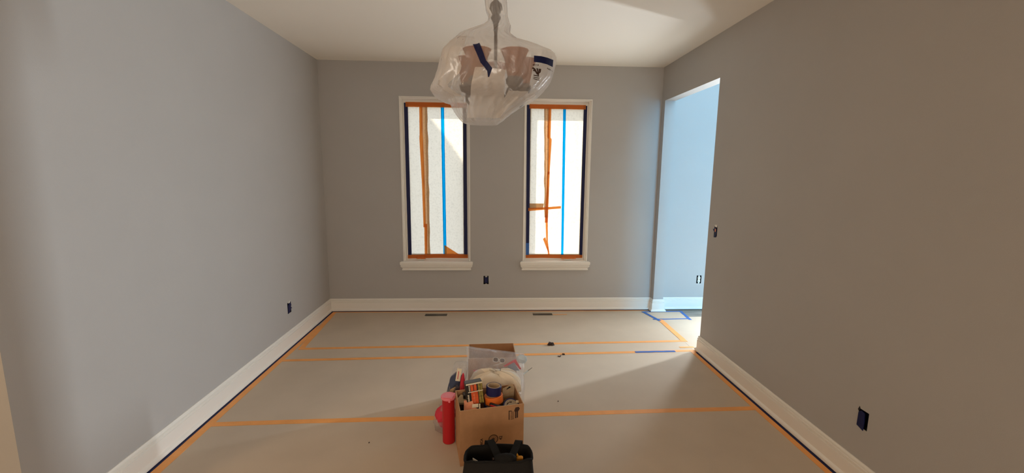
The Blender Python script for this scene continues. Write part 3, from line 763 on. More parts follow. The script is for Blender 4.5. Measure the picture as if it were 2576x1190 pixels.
# fixture inside
def cpart(name, mbx, mat, parent=None, smooth=True, auto=40):
    return mbx.xform(cinv).build(name, mat, parent or chand, smooth=smooth, auto=auto)
COLX = 0.022
cpart('ceiling_canopy', MB().lathe([(0.001, 2.69), (0.03, 2.695), (0.055, 2.715), (0.064, 2.735), (0.064, 2.74)], 24, (COLX, CY, 0)), M['bronze'])
cpart('stem', MB().lathe([(0.008, 2.70), (0.008, 2.50), (0.030, 2.48), (0.036, 2.455), (0.026, 2.44), (0.018, 2.425), (0.028, 2.41), (0.014, 2.38), (0.009, 2.33), (0.009, 2.12), (0.030, 2.09), (0.045, 2.05), (0.036, 2.01), (0.018, 1.985), (0.012, 1.965), (0.001, 1.95)], 20, (COLX, CY, 0)), M['bronze'])
# chain links around the stem
for k in range(5):
    z = 2.68 - k * 0.045
    pts = []
    for i in range(17):
        a = 2 * math.pi * i / 16
        dx, dz = 0.016 * math.cos(a), 0.03 * math.sin(a)
        pts.append((COLX + (dx if k % 2 else 0), CY - 0.012 + (0 if k % 2 else dx), z + dz))
    cpart('chain_link', MB().tube(pts, 0.0035, 6), M['bronze'])
for k in range(5):
    ang = math.radians(-90 + 36 + 72 * k)
    ca, sa = math.cos(ang), math.sin(ang)
    R = 0.165
    def A(r, z): return (COLX + r * ca, CY + r * sa, z)
    D = -0.050
    arm = cpart('arm', MB().tube([A(0.02, 2.05), A(0.06, 1.992), A(0.11, 1.955), A(0.150, 1.958), A(0.172, 1.99), A(0.168, 2.02), A(R, 2.10 + D)], 0.008, 8), M['bronze'])
    # scroll under the arm
    sp = []
    for i in range(26):
        th = i / 25 * 3.6 * math.pi; r = 0.034 * (1 - i / 30)
        sp.append(A(0.125 + r * math.cos(th), 2.000 + r * math.sin(th)))
    MB().tube(sp, 0.0052, 6).xform(cinv).build('scroll', M['bronze'], arm, smooth=True)
    cpart('cup', MB().lathe([(0.006, 2.070), (0.032, 2.080), (0.043, 2.095), (0.045, 2.114), (0.036, 2.126), (0.030, 2.126)], 20, (COLX + R * ca, CY + R * sa, D)), M['bronze'])
    cpart('shade', MB().lathe([(0.034, 2.118), (0.040, 2.150), (0.047, 2.19), (0.057, 2.225), (0.070, 2.252), (0.074, 2.258), (0.071, 2.257), (0.055, 2.224), (0.045, 2.19), (0.038, 2.150), (0.032, 2.12)], 28, (COLX + R * ca, CY + R * sa, D)), M['amber'])

# ------------------------------------------------------------------ cardboard boxes
def carton(name, label, ox, oy, ang, U, V, H, t=0.005, inner=True):
    root = empty(name, (ox, oy, 0.001), ang)
    MB().box(0, U, 0, V, 0.0, 0.004).build('bottom_panel', M['cardboard'], root)
    ps = {}
    for nm, b in (('front', (0, U, 0, t)), ('back', (0, U, V - t, V)), ('left', (0, t, t, V - t)), ('right', (U - t, U, t, V - t))):
        p = MB().box(*b, 0.004, H).build('side_panel', M['cardboard'], root)
        MB().box(b[0] + 0.0006, b[1] - 0.0006, b[2] + 0.0006, b[3] - 0.0006, H, H + 0.0007).build('cut_edge', M['cardboard_edge'], p)
        ps[nm] = p
    tag(root, label, 'box', 'cardboard boxes on the floor')
    return root, ps
BOX_A = math.radians(10.6); BOX_O = (-0.165, 2.112)
bx, bps = carton('cardboard_box', 'tall open cardboard box full of tape rolls and supplies', *BOX_O, BOX_A, 0.354, 0.225, 0.322)
fp = bps['front']
def print_poly(pts, mat, nm='printed_mark'):
    return MB().prism([(u, -0.0004, z) for u, z in pts], (0, 0.0003, 0)).build(nm, mat, fp)
def print_text(txt, u, z, size, rot, mat):
    c = bpy.data.curves.new('printed_lettering', 'FONT'); c.body = txt; c.size = size; c.extrude = 0.0; c.align_x = 'LEFT'
    c.offset = 0.0006
    tmp = bpy.data.objects.new('tmp', c); COL.objects.link(tmp)
    dg = bpy.context.evaluated_depsgraph_get()
    me = bpy.data.meshes.new_from_object(tmp.evaluated_get(dg))
    bpy.data.objects.remove(tmp)
    o = bpy.data.objects.new('printed_lettering', me); COL.objects.link(o)
    me.materials.clear(); me.materials.append(mat)
    o.parent = fp
    o.rotation_euler = (math.pi / 2, -rot, 0); o.location = (u, -0.0006, z)
    return o
# house and tower symbol
print_poly([(0.268, 0.238), (0.273, 0.238), (0.273, 0.288), (0.268, 0.288)], M['ink'])
print_poly([(0.268, 0.288), (0.288, 0.284), (0.288, 0.288), (0.280, 0.291), (0.268, 0.292)], M['ink'])
for k in range(6):
    print_poly([(0.279, 0.238 + k * 0.0078), (0.299, 0.240 + k * 0.0078), (0.299, 0.2435 + k * 0.0078), (0.279, 0.2415 + k * 0.0078)], M['ink_soft'])
print_poly([(0.304, 0.243), (0.311, 0.243), (0.311, 0.282), (0.304, 0.282)], M['ink'])
print_poly([(0.313, 0.244), (0.321, 0.245), (0.321, 0.284), (0.313, 0.283)], M['ink'])
print_poly([(0.299, 0.288), (0.304, 0.280), (0.322, 0.282), (0.331, 0.297), (0.324, 0.308), (0.306, 0.306)], M['ink'])
# round certificate stamp and rotated lettering
def ring(u, z, r0, r1, mat, n=28):
    mbx = MB()
    for i in range(n):
        a = 2 * math.pi * i / n
        mbx.v += [(u + r0 * math.cos(a), -0.0005, z + r0 * math.sin(a)), (u + r1 * math.cos(a), -0.0005, z + r1 * math.sin(a))]
    for i in range(n):
        j = (i + 1) % n
        mbx.f.append((2 * i, 2 * i + 1, 2 * j + 1, 2 * j))
    return mbx.build('printed_ring', mat, fp)
SU, SZ = 0.183, 0.135
ring(SU, SZ, 0.021, 0.028, M['ink_soft']); ring(SU, SZ, 0.014, 0.0165, M['ink_soft']); ring(SU, SZ, 0.003, 0.0095, M['ink_soft'])
print_text('42', 0.232, 0.125, 0.024, math.pi / 2, M['ink'])
print_text('01-4ICA', 0.124, 0.082, 0.019, math.pi / 2, M['ink'])
print_text('F2', 0.147, 0.118, 0.014, math.pi / 2, M['ink'])

bx2, b2 = carton('cardboard_box', 'empty open cardboard box behind the zip bag of cloths', -0.150, 2.665, math.radians(2.0), 0.322, 0.245, 0.365)

# contents of the tape box
BM = Matrix.Translation((BOX_O[0], BOX_O[1], 0.001)) @ Matrix.Rotation(BOX_A, 4, 'Z')
GT = 'supplies in the cardboard box'
def in_box(name, u, v, z, rx=0, ry=0, rz=0):
    o = empty(name)
    o.matrix_world = BM @ Matrix.Translation((u, v, z)) @ Matrix.Rotation(math.radians(rz), 4, 'Z') @ Matrix.Rotation(math.radians(rx), 4, 'X') @ Matrix.Rotation(math.radians(ry), 4, 'Y')
    return o
def tape_roll(label, u, v, z, r, h, ri, mat, core, rx=0, ry=0, coremat=None):
    o = in_box('tape_roll', u, v, z, rx, ry)
    e = 0.002
    MB().lathe([(ri, 0.001), (r - e, 0), (r, e), (r, h - e), (r - e, h), (ri, h - 0.001), (ri, 0.001)], 40).build('tape_winding', mat, o, smooth=True, auto=35)
    MB().lathe([(ri - 0.0035, 0.0), (ri - 0.0002, 0.0), (ri - 0.0002, h), (ri - 0.0035, h), (ri - 0.0035, 0.0)], 40).build('core', coremat or M['core'], o, smooth=True, auto=35)
    tag(o, label, 'tape roll', GT)
    return o
# lower layer that carries the visible rolls
tape_roll('navy tape roll lying at the bottom of the box under the orange roll', 0.190, 0.118, 0.006, 0.045, 0.10, 0.038, M['navy_roll'], True)
tape_roll('wide brown tape roll lying at the bottom near the box corner', 0.292, 0.068, 0.006, 0.050, 0.12, 0.036, M['tan_card'], True)
tape_roll('dark tape roll standing low beside the salmon sanding pad', 0.080, 0.112, 0.006, 0.056, 0.20, 0.038, M['black_label'], True)
tape_roll('second navy tape roll on the bottom one', 0.190, 0.118, 0.107, 0.045, 0.09, 0.038, M['navy_roll'], True)
tape_roll('third navy tape roll under the orange roll', 0.196, 0.120, 0.198, 0.0445, 0.078, 0.038, M['navy_roll'], True)
tape_roll('bright orange tape roll under the dark blue one', 0.210, 0.118, 0.286, 0.053, 0.042, 0.036, M['orange_roll'], True, rx=-6, ry=-6)
tape_roll('dark blue tape roll stacked tilted on the orange roll', 0.206, 0.120, 0.3345, 0.0435, 0.050, 0.037, M['navy_roll'], True, rx=-2, ry=3)
o = tape_roll('dark blue tape roll with printed beige core leaning at the box corner', 0.297, 0.088, 0.246, 0.049, 0.036, 0.041, M['navy_roll'], True, rx=32, ry=5, coremat=M['grey_core'])
MB().lathe([(0.001, 0.030), (0.0375, 0.030), (0.0375, 0.032), (0.001, 0.032)], 36).build('core_label', M['grey_core'], o)
for k in range(7):
    a = k * 0.75
    MB().box(-0.008, 0.008, -0.003, 0.003, 0.032, 0.0324).xform(Matrix.Rotation(a, 4, 'Z') @ Matrix.Translation((0, 0.026, 0))).build('label_print', M['ink'], o)
MB().bbox(0.032, 0.048, 0.016, 0.032, 0.0345, 0.0375, 0.001).build('price_sticker', M['cream_label'], o)
# shrink-wrapped pack with orange label
pk = in_box('retail_pack', 0.054, 0.094, 0.292, rx=-10, ry=-5, rz=0)
PW, PD, PH = 0.096, 0.060, 0.150
MB().bbox(0, PW, 0, PD, 0, PH, 0.002).build('carton_body', M['black_label'], pk)
def face(nm, a, b, z0, z1, mat, off=0.0006): return MB().box(a, b, -off, 0.0005, z0, z1).build(nm, mat, pk)
face('orange_label', 0.028, 0.066, 0.004, 0.088, M['orange_label'])
face('orange_label', 0.028, 0.043, 0.094, 0.136, M['orange_label'])
face('orange_label', 0.047, 0.062, 0.094, 0.136, M['orange_label'])
face('olive_label', 0.070, 0.082, 0.004, 0.136, M['olive_label'])
face('olive_label', 0.084, 0.094, 0.004, 0.136, M['olive_label'])
face('cream_band', 0.012, 0.096, 0.086, 0.091, M['cream_label'], 0.0010)
face('cream_band', 0.004, 0.096, 0.1375, 0.1475, M['cream_label'], 0.0010)
for k in range(7):
    face('lettering', 0.007 + 0.001 * (k % 2), 0.016, 0.012 + k * 0.009, 0.018 + k * 0.009, M['cream_label'], 0.0009)
for k in range(5):
    face('lettering', 0.018, 0.025, 0.096 + k * 0.008, 0.101 + k * 0.008, M['cream_label'], 0.0009)
for k in range(8):
    face('lettering', 0.040 + 0.0015 * (k % 3), 0.046, 0.014 + k * 0.008, 0.019 + k * 0.008, M['salmon'], 0.0009)
pk.matrix_world = pk.matrix_world @ Matrix.Diagonal((1, 1, 0.82, 1))
tag(pk, 'shrink-wrapped retail pack with orange and olive label stripes', 'package', GT)
pk2 = in_box('retail_pack', 0.040, 0.170, 0.10, rx=0, ry=0)
MB().bbox(0, 0.06, 0, 0.045, 0, 0.215, 0.002).build('carton_body', M['black_label'], pk2)
for k in range(3):
    MB().box(0.006 + k * 0.022, 0.020 + k * 0.022, -0.0006, 0.0005, 0.04, 0.19).build('label_stripe', M['olive_label' if k != 1 else 'tan_card'], pk2)
tag(pk2, 'dark striped carton standing behind the orange-label pack', 'package', GT)
# paper pad, sanding pad, label, hang card, knife
pd = in_box('sanding_sheet_pad', 0.008, 0.150, 0.275, rx=18, ry=4, rz=0)
for k in range(5):
    MB().prism([(0, 0, 0.003 * k), (0.058, -0.004, 0.003 * k), (0.062, 0.05, 0.003 * k), (0.020, 0.060, 0.003 * k), (0.0, 0.034, 0.003 * k)], (0, 0, 0.0024)).build('sanding_sheet', M['tan_card' if k % 2 else 'cream_label'] if k < 4 else M['tan_card'], pd)
tag(pd, 'worn tan pad of folded sanding sheets in the box corner', 'sandpaper', GT)
sp_ = in_box('sanding_pad', 0.028, 0.040, 0.262, rx=28, ry=-6, rz=-8)
MB().prism([(0, 0, 0), (0.085, 0, 0), (0.085, 0.028, 0), (0.055, 0.045, 0), (0.05, 0.088, 0), (0.0, 0.092, 0)], (0, 0, 0.014)).build('pad_body', M['salmon'], sp_)
MB().box(0.046, 0.080, 0.040, 0.062, 0.0142, 0.0162).build('white_label', M['cream_label'], sp_)
MB().box(0.084, 0.091, 0.030, 0.060, 0.0142, 0.0172).build('white_label', M['cream_label'], sp_)
MB().box(0.020, 0.050, 0.006, 0.018, 0.0142, 0.0152).build('yellow_print', M['yellow'], sp_)
tag(sp_, 'salmon sanding pad with a white label sticker', 'sanding pad', GT)
hc = in_box('hang_card', 0.268, 0.188, 0.190, rx=12, ry=0, rz=0)
MB().prism([(0, 0, 0), (0.070, 0, 0), (0.070, 0, 0.155), (0.055, 0, 0.178), (0.0, 0, 0.150)], (0, 0.003, 0)).build('card', M['tan_card'], hc)
MB().prism([(0.022, -0.0005, 0.142), (0.034, -0.0005, 0.148), (0.052, -0.0005, 0.160), (0.044, -0.0005, 0.161), (0.036, -0.0005, 0.164), (0.034, -0.0005, 0.157), (0.024, -0.0005, 0.150)], (0, 0.0005, 0)).build('hanger_slot', M['black'], hc)
for k in range(3):
    MB().prism([(0.004, -0.0006, 0.04 + k * 0.03), (0.064, -0.0006, 0.062 + k * 0.03), (0.064, -0.0006, 0.065 + k * 0.03), (0.004, -0.0006, 0.043 + k * 0.03)], (0, 0.0006, 0)).build('card_print', M['cardboard'], hc)
tag(hc, 'tan hang card with a dark euro-slot cut-out', 'card', GT)
kn = in_box('utility_knife', 0.168, 0.052, 0.300, rx=0, ry=18, rz=-14)
MB().bbox(0, 0.085, 0, 0.022, 0, 0.016, 0.004).build('grip', M['black'], kn)
MB().bbox(0.004, 0.05, -0.003, 0.008, 0.004, 0.013, 0.002).build('red_insert', M['red_tool'], kn)
tag(kn, 'black utility knife with a red insert', 'knife', GT)

# ------------------------------------------------------------------ red tube with flip lid
tb = empty('flip_lid_tube', (-0.2475, 2.338, 0.001))
MB().lathe([(0.0, 0.0), (0.034, 0.0), (0.0365, 0.003), (0.0365, 0.277), (0.034, 0.279), (0.001, 0.279)], 40).build('tube_body', M['red_plastic'], tb, smooth=True, auto=35)
ld = MB().lathe([(0.034, 0.274), (0.0425, 0.276), (0.044, 0.279), (0.044, 0.287), (0.041, 0.290), (0.001, 0.2905)], 40).build('lid', M['pink_lid'], tb, smooth=True, auto=35)
MB().bbox(-0.022, 0.034, -0.036, 0.030, 0.2905, 0.2935, 0.001).xform(Matrix.Rotation(math.radians(-12), 4, 'Z')).build('flip_flap', M['pink_lid'], ld)
MB().bbox(0.004, 0.016, -0.050, -0.040, 0.270, 0.288, 0.002).build('lid_tab', M['pink_lid'], ld)
tag(tb, 'red plastic tube with pinkish flip lid standing against the cardboard box', 'container')

# ------------------------------------------------------------------ black tool bag
tbag = empty('tool_bag', (0.035, 1.75, 0.001))
tag(tbag, 'open black canvas tool bag with webbing handles', 'bag')
def bag_ring(z):
    # half width, front y, back y (relative)
    t = z / 0.30
    hw = 0.185 - 0.030 * t
    yf = -0.155 + 0.140 * t
    ybk = 0.135 - 0.030 * t
    return hw, yf, ybk
def bag_outline(z, inset=0.0, n=48):
    hw, yf, ybk = bag_ring(z)
    hw -= inset; yf += inset; ybk -= inset
    cy, hy = (yf + ybk) / 2, (ybk - yf) / 2
    pts = []
    for i in range(n):
        a = 2 * math.pi * i / n
        c, s = math.cos(a), math.sin(a); e = 0.42
        x = hw * math.copysign(abs(c) ** e, c) * (1 - (0.17 if c < 0 else 0.03) * max(0, s)); y = cy + hy * math.copysign(abs(s) ** e, s)
        wv = 0.004 * noise.noise((c * 3, s * 3, z * 9))
        sag = 0.010 * noise.noise((c * 2.1 + 5, s * 2.1, 1)) * (z / 0.3) ** 4
        pts.append((x + wv, y + wv, z + sag - 0.010 * (z / 0.3) ** 3 * (c * c)))
    return pts
mb = MB(); N = 48
zs = [0.0, 0.01, 0.05, 0.1, 0.15, 0.2, 0.25, 0.285, 0.30]
rings = [bag_outline(z) for z in zs] + [bag_outline(0.30, 0.006)] + [bag_outline(z, 0.008) for z in (0.285, 0.25, 0.2, 0.12, 0.05)]
for r in rings: mb.v += r
for k in range(len(rings) - 1):
    for i in range(N):
        j = (i + 1) % N
        mb.f.append((k * N + i, k * N + j, (k + 1) * N + j, (k + 1) * N + i))
mb.f.append(tuple(range(N - 1, -1, -1))); e = (len(rings) - 1) * N; mb.f.append(tuple(e + i for i in range(N)))
body = mb.build('bag_body', M['black_fabric'], tbag, smooth=True, auto=50)
MB().tube(bag_outline(0.301) + [bag_outline(0.301)[0]], 0.0052, 8).build('rim_piping', M['black_web'], tbag, smooth=True)
for z in (0.21, 0.12):
    MB().tube([(p[0], p[1] - 0.001, p[2]) for p in bag_outline(z)[24:49 - 1]] , 0.0028, 6).build('seam_piping', M['black_web'], body, smooth=True)
def strap(pts, w_, nm='strap'):
    mbx = MB()
    P = [Vector(p) for p in pts]
    for k, p in enumerate(P):
        t = (P[min(k + 1, len(P) - 1)] - P[max(k - 1, 0)]).normalized()
        s = Vector((1, 0.12, 0)); s = (s - t * s.dot(t)).normalized(); nn = t.cross(s)
        for a, b in ((-1, -1), (1, -1), (1, 1), (-1, 1)):
            mbx.v.append(tuple(p + s * (w_ / 2 * a) + nn * (0.0015 * b)))
    for k in range(len(P) - 1):
        for i in range(4):
            j = (i + 1) % 4
            mbx.f.append((k * 4 + i, k * 4 + j, (k + 1) * 4 + j, (k + 1) * 4 + i))
    mbx.f += [(0, 1, 2, 3), tuple(len(P) * 4 - 4 + i for i in (3, 2, 1, 0))]
    return mbx.build(nm, M['black_web'], tbag)
strap([(-0.052, 0.112, 0.20), (-0.050, 0.114, 0.28), (-0.046, 0.113, 0.318), (-0.036, 0.100, 0.330), (-0.022, 0.070, 0.318), (-0.006, 0.035, 0.302), (0.006, 0.005, 0.300)], 0.034)
strap([(0.104, 0.110, 0.20), (0.103, 0.112, 0.28), (0.102, 0.111, 0.312), (0.096, 0.100, 0.322), (0.084, 0.070, 0.312), (0.068, 0.035, 0.302), (0.056, 0.005, 0.300)], 0.032)
MB().tube([(-0.014, 0.002, 0.300), (0.010, -0.002, 0.309), (0.035, -0.002, 0.311), (0.058, 0.002, 0.306), (0.076, 0.006, 0.298)], 0.02, 12, taper=[0.013, 0.018, 0.019, 0.018, 0.012]).build('handle_grip', M['black_web'], tbag, smooth=True)
MB().tube([(-0.020, 0.0, 0.305), (-0.026, -0.004, 0.307)], 0.006, 8).build('rivet', M['bronze'], tbag, smooth=True)
# tools showing in the bag
yt = empty('yellow_handled_tool', (0.136, 1.790, 0.112))
MB().tube([(0.0, 0.0, -0.04), (0.004, 0.004, 0.06), (-0.006, 0.008, 0.165)], 0.006, 8).build('shaft', M['steel'], yt, smooth=True)
MB().bbox(-0.016, 0.014, -0.008, 0.012, 0.135, 0.172, 0.004).build('handle', M['yellow'], yt)
MB().tube([(-0.010, 0.004, 0.172), (-0.022, 0.010, 0.192)], 0.005, 8).build('handle_tip', M['yellow'], yt, smooth=True)
tag(yt, 'amber yellow tool handle poking out of the black bag', 'tool', 'tools in the black bag')
wt = empty('putty_knife', (-0.070, 1.782, 0.11))
MB().prism([(0, 0, 0.02), (0.006, 0.004, 0.02), (0.010, 0.004, 0.160), (-0.012, 0.0, 0.178)], (0.001, 0.003, 0)).build('blade', M['white_plastic'], wt)
MB().tube([(0.003, 0.003, -0.06), (0.003, 0.003, 0.025)], 0.008, 8).build('handle', M['black'], wt, smooth=True)
tag(wt, 'thin white blade standing in the black bag', 'tool', 'tools in the black bag')

# ------------------------------------------------------------------ plastic bags of cloths behind the box
def lump(fn_r, n=40, m=24):
    mbx = MB()
    mbx.grid(lambda u, v: fn_r(u * 2 * math.pi, v), n, m, closed_u=True)
    mbx.f.append(tuple(range(n - 1, -1, -1))); e = m * n; mbx.f.append(tuple(e + i for i in range(n)))
    return mbx
# clear zip bag: wide pouch narrowing to a flat zip edge that leans on the box behind
zb_ = empty('zip_bag', (0.03, 2.50, 0.001)); tag(zb_, 'large clear zip bag holding cream cloths and sunglasses', 'bag', 'clear plastic bags on the floor')
def zip_pt(th, v):
    z = 0.43 * v
    hw = 0.168 + 0.022 * v
    hy = (0.095 * (1 - max(0, (v - 0.55) / 0.45) ** 1.1)) if v > 0.02 else 0.085
    hy = max(hy, 0.004)
    c, s = math.cos(th), math.sin(th); e = 0.55
    x = hw * math.copysign(abs(c) ** e, c); y = hy * math.copysign(abs(s) ** e, s)
    f = 0.007 * noise.noise((x * 14, y * 20, z * 11)) + 0.004 * noise.noise((x * 40, y * 40, z * 34))
    lean = 0.125 * max(0, v - 0.5) ** 1.5 / 0.35
    tilt = -0.055 * (x / 0.19) * v ** 3 * 0.5 + 0.012 * v ** 3
    return (x + f, y + lean + f * (1 if hy > 0.02 else 0.4), z + tilt)
lump(zip_pt, 64, 44).build('bag_film', M['clear_film'], zb_, smooth=True)
zp = [zip_pt(math.pi, 0.985), zip_pt(math.pi * 1.5, 0.985), zip_pt(0, 0.985)]
MB().tube(zp, 0.0022, 6).build('zip_strip', M['clear_film'], zb_, smooth=True)
GC = 'things in the clear plastic bags'
def cloth_pt(th, v):
    z = 0.005 + 0.352 * v
    r = 1.0 if v < 0.80 else 0.25 + 0.75 * math.sqrt(max(0.0, 1 - ((v - 0.80) / 0.2) ** 2))
    c, s = math.cos(th), math.sin(th); e = 0.42
    fold = 0.007 * abs(math.sin(th * 10 + 4 * noise.noise((c * 2, s * 2, z * 6)))) + 0.012 * noise.noise((c * 3, s * 3, z * 10)) + 0.006 * noise.noise((c * 9, s * 9, z * 22))
    return ((0.152 * r + fold) * math.copysign(abs(c) ** e, c), (0.070 * r + fold * 0.7) * math.copysign(abs(s) ** e, s), z + (0.022 * noise.noise((c * 2, s * 2, 5)) + 0.012 * math.sin(th * 7 + 2)) * v ** 3)
cl = lump(cloth_pt, 90, 40).build('cotton_cloth_bundle', M['cream_cloth'], smooth=True)
cl.location = (0.028, 2.49, 0.004)
tag(cl, 'bundle of cream cotton cloths folded inside the clear zip bag', 'cloth', GC)
# sunglasses lying in the top of the zip bag
sg = empty('sunglasses', (0.052, 2.585, 0.392)); sg.rotation_euler = (math.radians(-28), math.radians(9), 0)
tag(sg, 'sunglasses with brown lenses in the top of the zip bag', 'glasses', GC)
def lens_pts(cx):
    pts = []
    for i in range(20):
        a = 2 * math.pi * i / 20; c, s = math.cos(a), math.sin(a)
        pts.append((cx + 0.0165 * math.copysign(abs(c) ** 0.75, c), 0.0, 0.0135 * math.copysign(abs(s) ** 0.75, s)))
    return pts
for cx in (-0.021, 0.021):
    MB().prism(lens_pts(cx), (0, 0.002, 0)).build('lens', M['brown_lens'], sg)
    lp = lens_pts(cx); MB().tube([(a, b + 0.001, c) for a, b, c in lp + [lp[0]]], 0.0016, 6).build('rim', M['white_plastic'], sg, smooth=True)
MB().tube([(-0.005, 0, 0.003), (0.0, 0, 0.006), (0.005, 0, 0.003)], 0.0015, 6).build('bridge', M['white_plastic'], sg, smooth=True)
MB().tube([(0.026, 0.002, -0.012), (-0.005, 0.006, -0.028), (-0.03, 0.008, -0.036)], 0.0015, 6).build('temple', M['white_plastic'], sg, smooth=True)
# small things in the top of the zip bag
def slab(name, pts, y, th, mat, label, cat):
    o = MB().prism([(x, y + (z - 0.34) * 0.55, z) for x, z in pts], (0, th, 0)).build(name, mat)
    return tag(o, label, cat, GC)
slab('red_strap', [(0.080, 0.352), (0.150, 0.385), (0.160, 0.388), (0.196, 0.335), (0.184, 0.333), (0.152, 0.372), (0.090, 0.348)], 2.575, 0.004, M['red_cloth'], 'bent red strap in the top of the zip bag', 'strap')
slab('folded_rag', [(0.095, 0.325), (0.185, 0.325), (0.150, 0.368), (0.125, 0.362)], 2.580, 0.006, M['grey_blue'], 'grey-blue folded rag under the red strap', 'rag')
slab('red_rag', [(-0.112, 0.335), (-0.085, 0.300), (-0.045, 0.322), (-0.040, 0.338)], 2.565, 0.006, M['red_cloth'], 'small red rag corner above the cream cloths', 'rag')
o = lump(lambda th, v: ((0.033 - 0.01 * (v - 0.5) ** 2) * math.cos(th) * math.sin(math.pi * (0.12 + 0.76 * v)) ** 0.5, 0.014 * math.sin(th) * math.sin(math.pi * (0.12 + 0.76 * v)) ** 0.5, 0.052 * v), 24, 10).build('plastic_pouch', M['pale_blue'], smooth=True)
o.location = (0.196, 2.592, 0.366); o.rotation_euler = (math.radians(-25), math.radians(16), 0)
tag(o, 'pale blue plastic pouch at the corner of the zip bag', 'pouch', GC)
pen = empty('craft_blade', (0.208, 2.49, 0.345)); pen.rotation_euler = (0, math.radians(52), 0)
MB().bbox(-0.004, 0.004, -0.003, 0.003, -0.004, 0.030, 0.001).build('handle', M['pale_blue'], pen)
MB().tube([(0, 0, 0.03), (0, 0, 0.062)], 0.0012, 6).build('wire_tip', M['black'], pen)
tag(pen, 'thin pale tool with dark tip sticking out of the zip bag', 'tool', GC)

# slanting clear bag of red and navy cloths
rb = empty('plastic_bag', (-0.26, 2.47, 0.001)); tag(rb, 'crumpled clear plastic bag of red and navy cloths beside the red tube', 'bag', 'clear plastic bags on the floor')
def rb_pt(th, v):
    z = 0.425 * v
    cx = -0.022 + 0.105 * v ** 1.1
    hw = 0.078 - 0.045 * v + 0.010 * math.sin(v * 9)
    hy = 0.066 * (1 - v ** 1.6 * 0.8)
    if v < 0.06: hw *= 0.85; hy *= 0.85
    c, s = math.cos(th), math.sin(th)
    f = 0.012 * noise.noise((c * 2.2, s * 2.2, z * 10)) + 0.005 * noise.noise((c * 6, s * 6, z * 30))
    return (cx + (hw + f) * c, 0.02 * v + (hy + f) * s, z)
lump(rb_pt, 48, 36).build('bag_film', M['clear_film'], rb, smooth=True)
def small_lump(name, loc, sx, sy, sz, mat, label, cat, seed, rot=(0, 0, 0)):
    def fn(th, v):
        r = max(0.08, math.sin(math.pi * v) ** 0.55)
        c, s = math.cos(th), math.sin(th)
        f = 1 + 0.22 * noise.noise((c * 2 + seed, s * 2, v * 3)) + 0.10 * noise.noise((c * 6 + seed, s * 6, v * 9))
        return (sx * r * f * c, sy * r * f * s, sz * v)
    ob = lump(fn, 36, 20).build(name, mat, smooth=True)
    ob.location = loc; ob.rotation_euler = tuple(math.radians(a) for a in rot)
    return tag(ob, label, cat, GC)
small_lump('red_cloth', (-0.292, 2.465, 0.006), 0.062, 0.054, 0.165, M['red_cloth'], 'crumpled red cloth low in the clear bag beside the tube', 'cloth', 3, (0, 10, 0))
small_lump('navy_cloth', (-0.244, 2.475, 0.178), 0.042, 0.034, 0.200, M['navy_cloth'], 'folded navy cloth high in the crumpled clear bag', 'cloth', 7, (0, 13, 0))
small_lump('red_glove', (-0.178, 2.440, 0.215), 0.015, 0.016, 0.165, M['red_cloth'], 'red cloth strip between navy cloth and zip bag', 'cloth', 11, (0, 4, 0))
tg = empty('cardboard_tag', (-0.200, 2.424, 0.335)); tg.rotation_euler = (math.radians(-6), math.radians(9), 0)
MB().box(-0.014, 0.014, 0, 0.0012, 0, 0.078).build('card', M['cream_label'], tg)
MB().box(-0.004, 0.0, -0.0005, 0, 0.012, 0.06).build('red_print', M['red_cloth'], tg)
tag(tg, 'cream card tag with a line of red print', 'tag', GC)
tg2 = empty('cardboard_tag', (-0.243, 2.418, 0.235)); tg2.rotation_euler = (0, math.radians(12), 0)
MB().prism([(-0.022, 0, 0.0), (0.016, 0, 0.0), (0.016, 0, 0.072), (-0.010, 0, 0.05)], (0, 0.0012, 0)).build('card', M['tan_card'], tg2)
MB().box(0.010, 0.013, -0.0005, 0, 0.0, 0.066).build('dark_print', M['ink'], tg2)
tag(tg2, 'tan slanted card tag against the navy cloth', 'tag', GC)

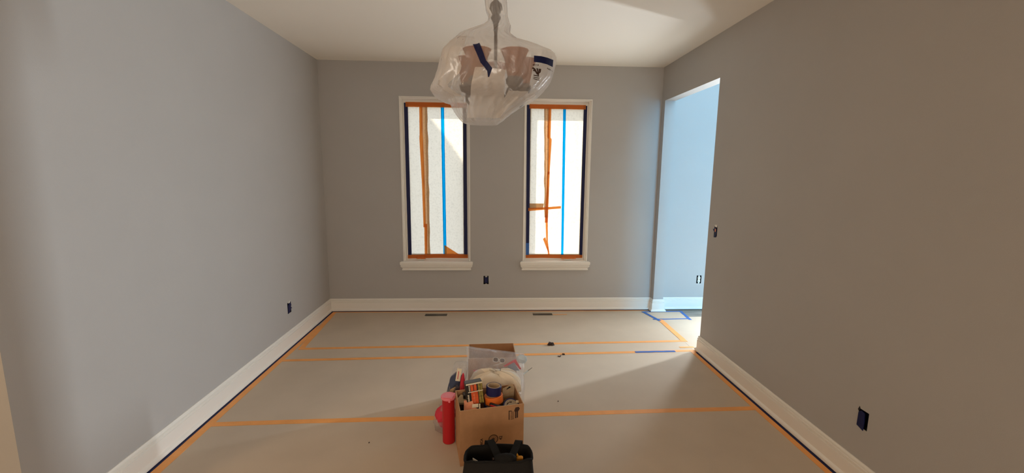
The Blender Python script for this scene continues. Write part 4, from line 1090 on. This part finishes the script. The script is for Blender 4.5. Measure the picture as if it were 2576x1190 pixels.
# ------------------------------------------------------------------ bits on the floor
def scrap(pts, h, loc, rz, label, name='dry_leaf'):
    mbx = MB(); n = len(pts)
    mbx.v += [(x, y, 0.0) for x, y in pts] + [(x * 0.7, y * 0.7 + 0.002, h * (0.4 + 0.6 * abs(noise.noise((x * 90, y * 90, 1))) * 1.6)) for x, y in pts]
    mbx.f.append(tuple(range(n - 1, -1, -1))); mbx.f.append(tuple(range(n, 2 * n)))
    for i in range(n):
        j = (i + 1) % n; mbx.f.append((i, j, n + j, n + i))
    ob = mbx.build(name, M['leaf']); ob.location = loc; ob.rotation_euler = (0, 0, rz)
    return tag(ob, label, 'leaf', 'dry bits on the floor paper')
scrap([(-0.034, 0.0), (-0.02, -0.014), (0.0, -0.012), (0.014, -0.018), (0.036, -0.008), (0.03, 0.006), (0.012, 0.004), (0.0, 0.016), (-0.018, 0.020)], 0.036, (0.556, 3.745, 0.0015), 0.0, 'crumpled dark dry leaf lying on the orange seam')
scrap([(-0.005, 0.016), (0.002, 0.004), (0.018, -0.008), (0.004, -0.006), (-0.007, 0.004)], 0.016, (0.635, 3.530, 0.0015), 0.0, 'small dark curled bit beside the seam with the blue piece')
scrap([(-0.020, 0.010), (-0.006, -0.006), (0.004, -0.010), (0.016, 0.016), (0.010, 0.016), (0.002, -0.002), (-0.012, 0.012)], 0.006, (0.600, 3.492, 0.0015), 0.0, 'tiny v-shaped dry leaf sliver on the floor paper')
scrap([(-0.004, -0.004), (0.004, -0.003), (0.008, 0.008), (0.0, 0.004)], 0.004, (0.470, 2.757, 0.0015), 0.3, 'tiny dark crumb between the seams')
scrap([(-0.004, -0.003), (0.004, -0.002), (0.004, 0.006), (0.0, 0.004)], 0.005, (-0.715, 2.335, 0.0015), 0.5, 'tiny dark crumb on the sheet under the box')

# ------------------------------------------------------------------ outside
struct('ground', MB().box(-15, 15, YEXT, 30, -0.4, -0.3), M['paving'], 'pale paving outside the windows')
tr = empty('garden_tree', (-3.69, 7.36, -0.3)); tag(tr, 'garden tree outside whose shadow falls on a papered window', 'tree')
def crown(th, v):
    ph = math.pi * v; r = 0.90 + 0.05 * noise.noise((math.cos(th) * 3, math.sin(th) * 3, v * 6))
    s = max(math.sin(ph), 0.01)
    return (r * s * math.cos(th), r * s * math.sin(th), 5.39 - r * math.cos(ph))
lump(crown, 36, 20).build('crown', M['foliage'], tr, smooth=True)
MB().tube([(0, 0, 0), (0.04, 0, 2.2), (0, 0, 4.7)], 0.1, 10, taper=[0.14, 0.1, 0.05]).build('trunk', M['bark'], tr, smooth=True)
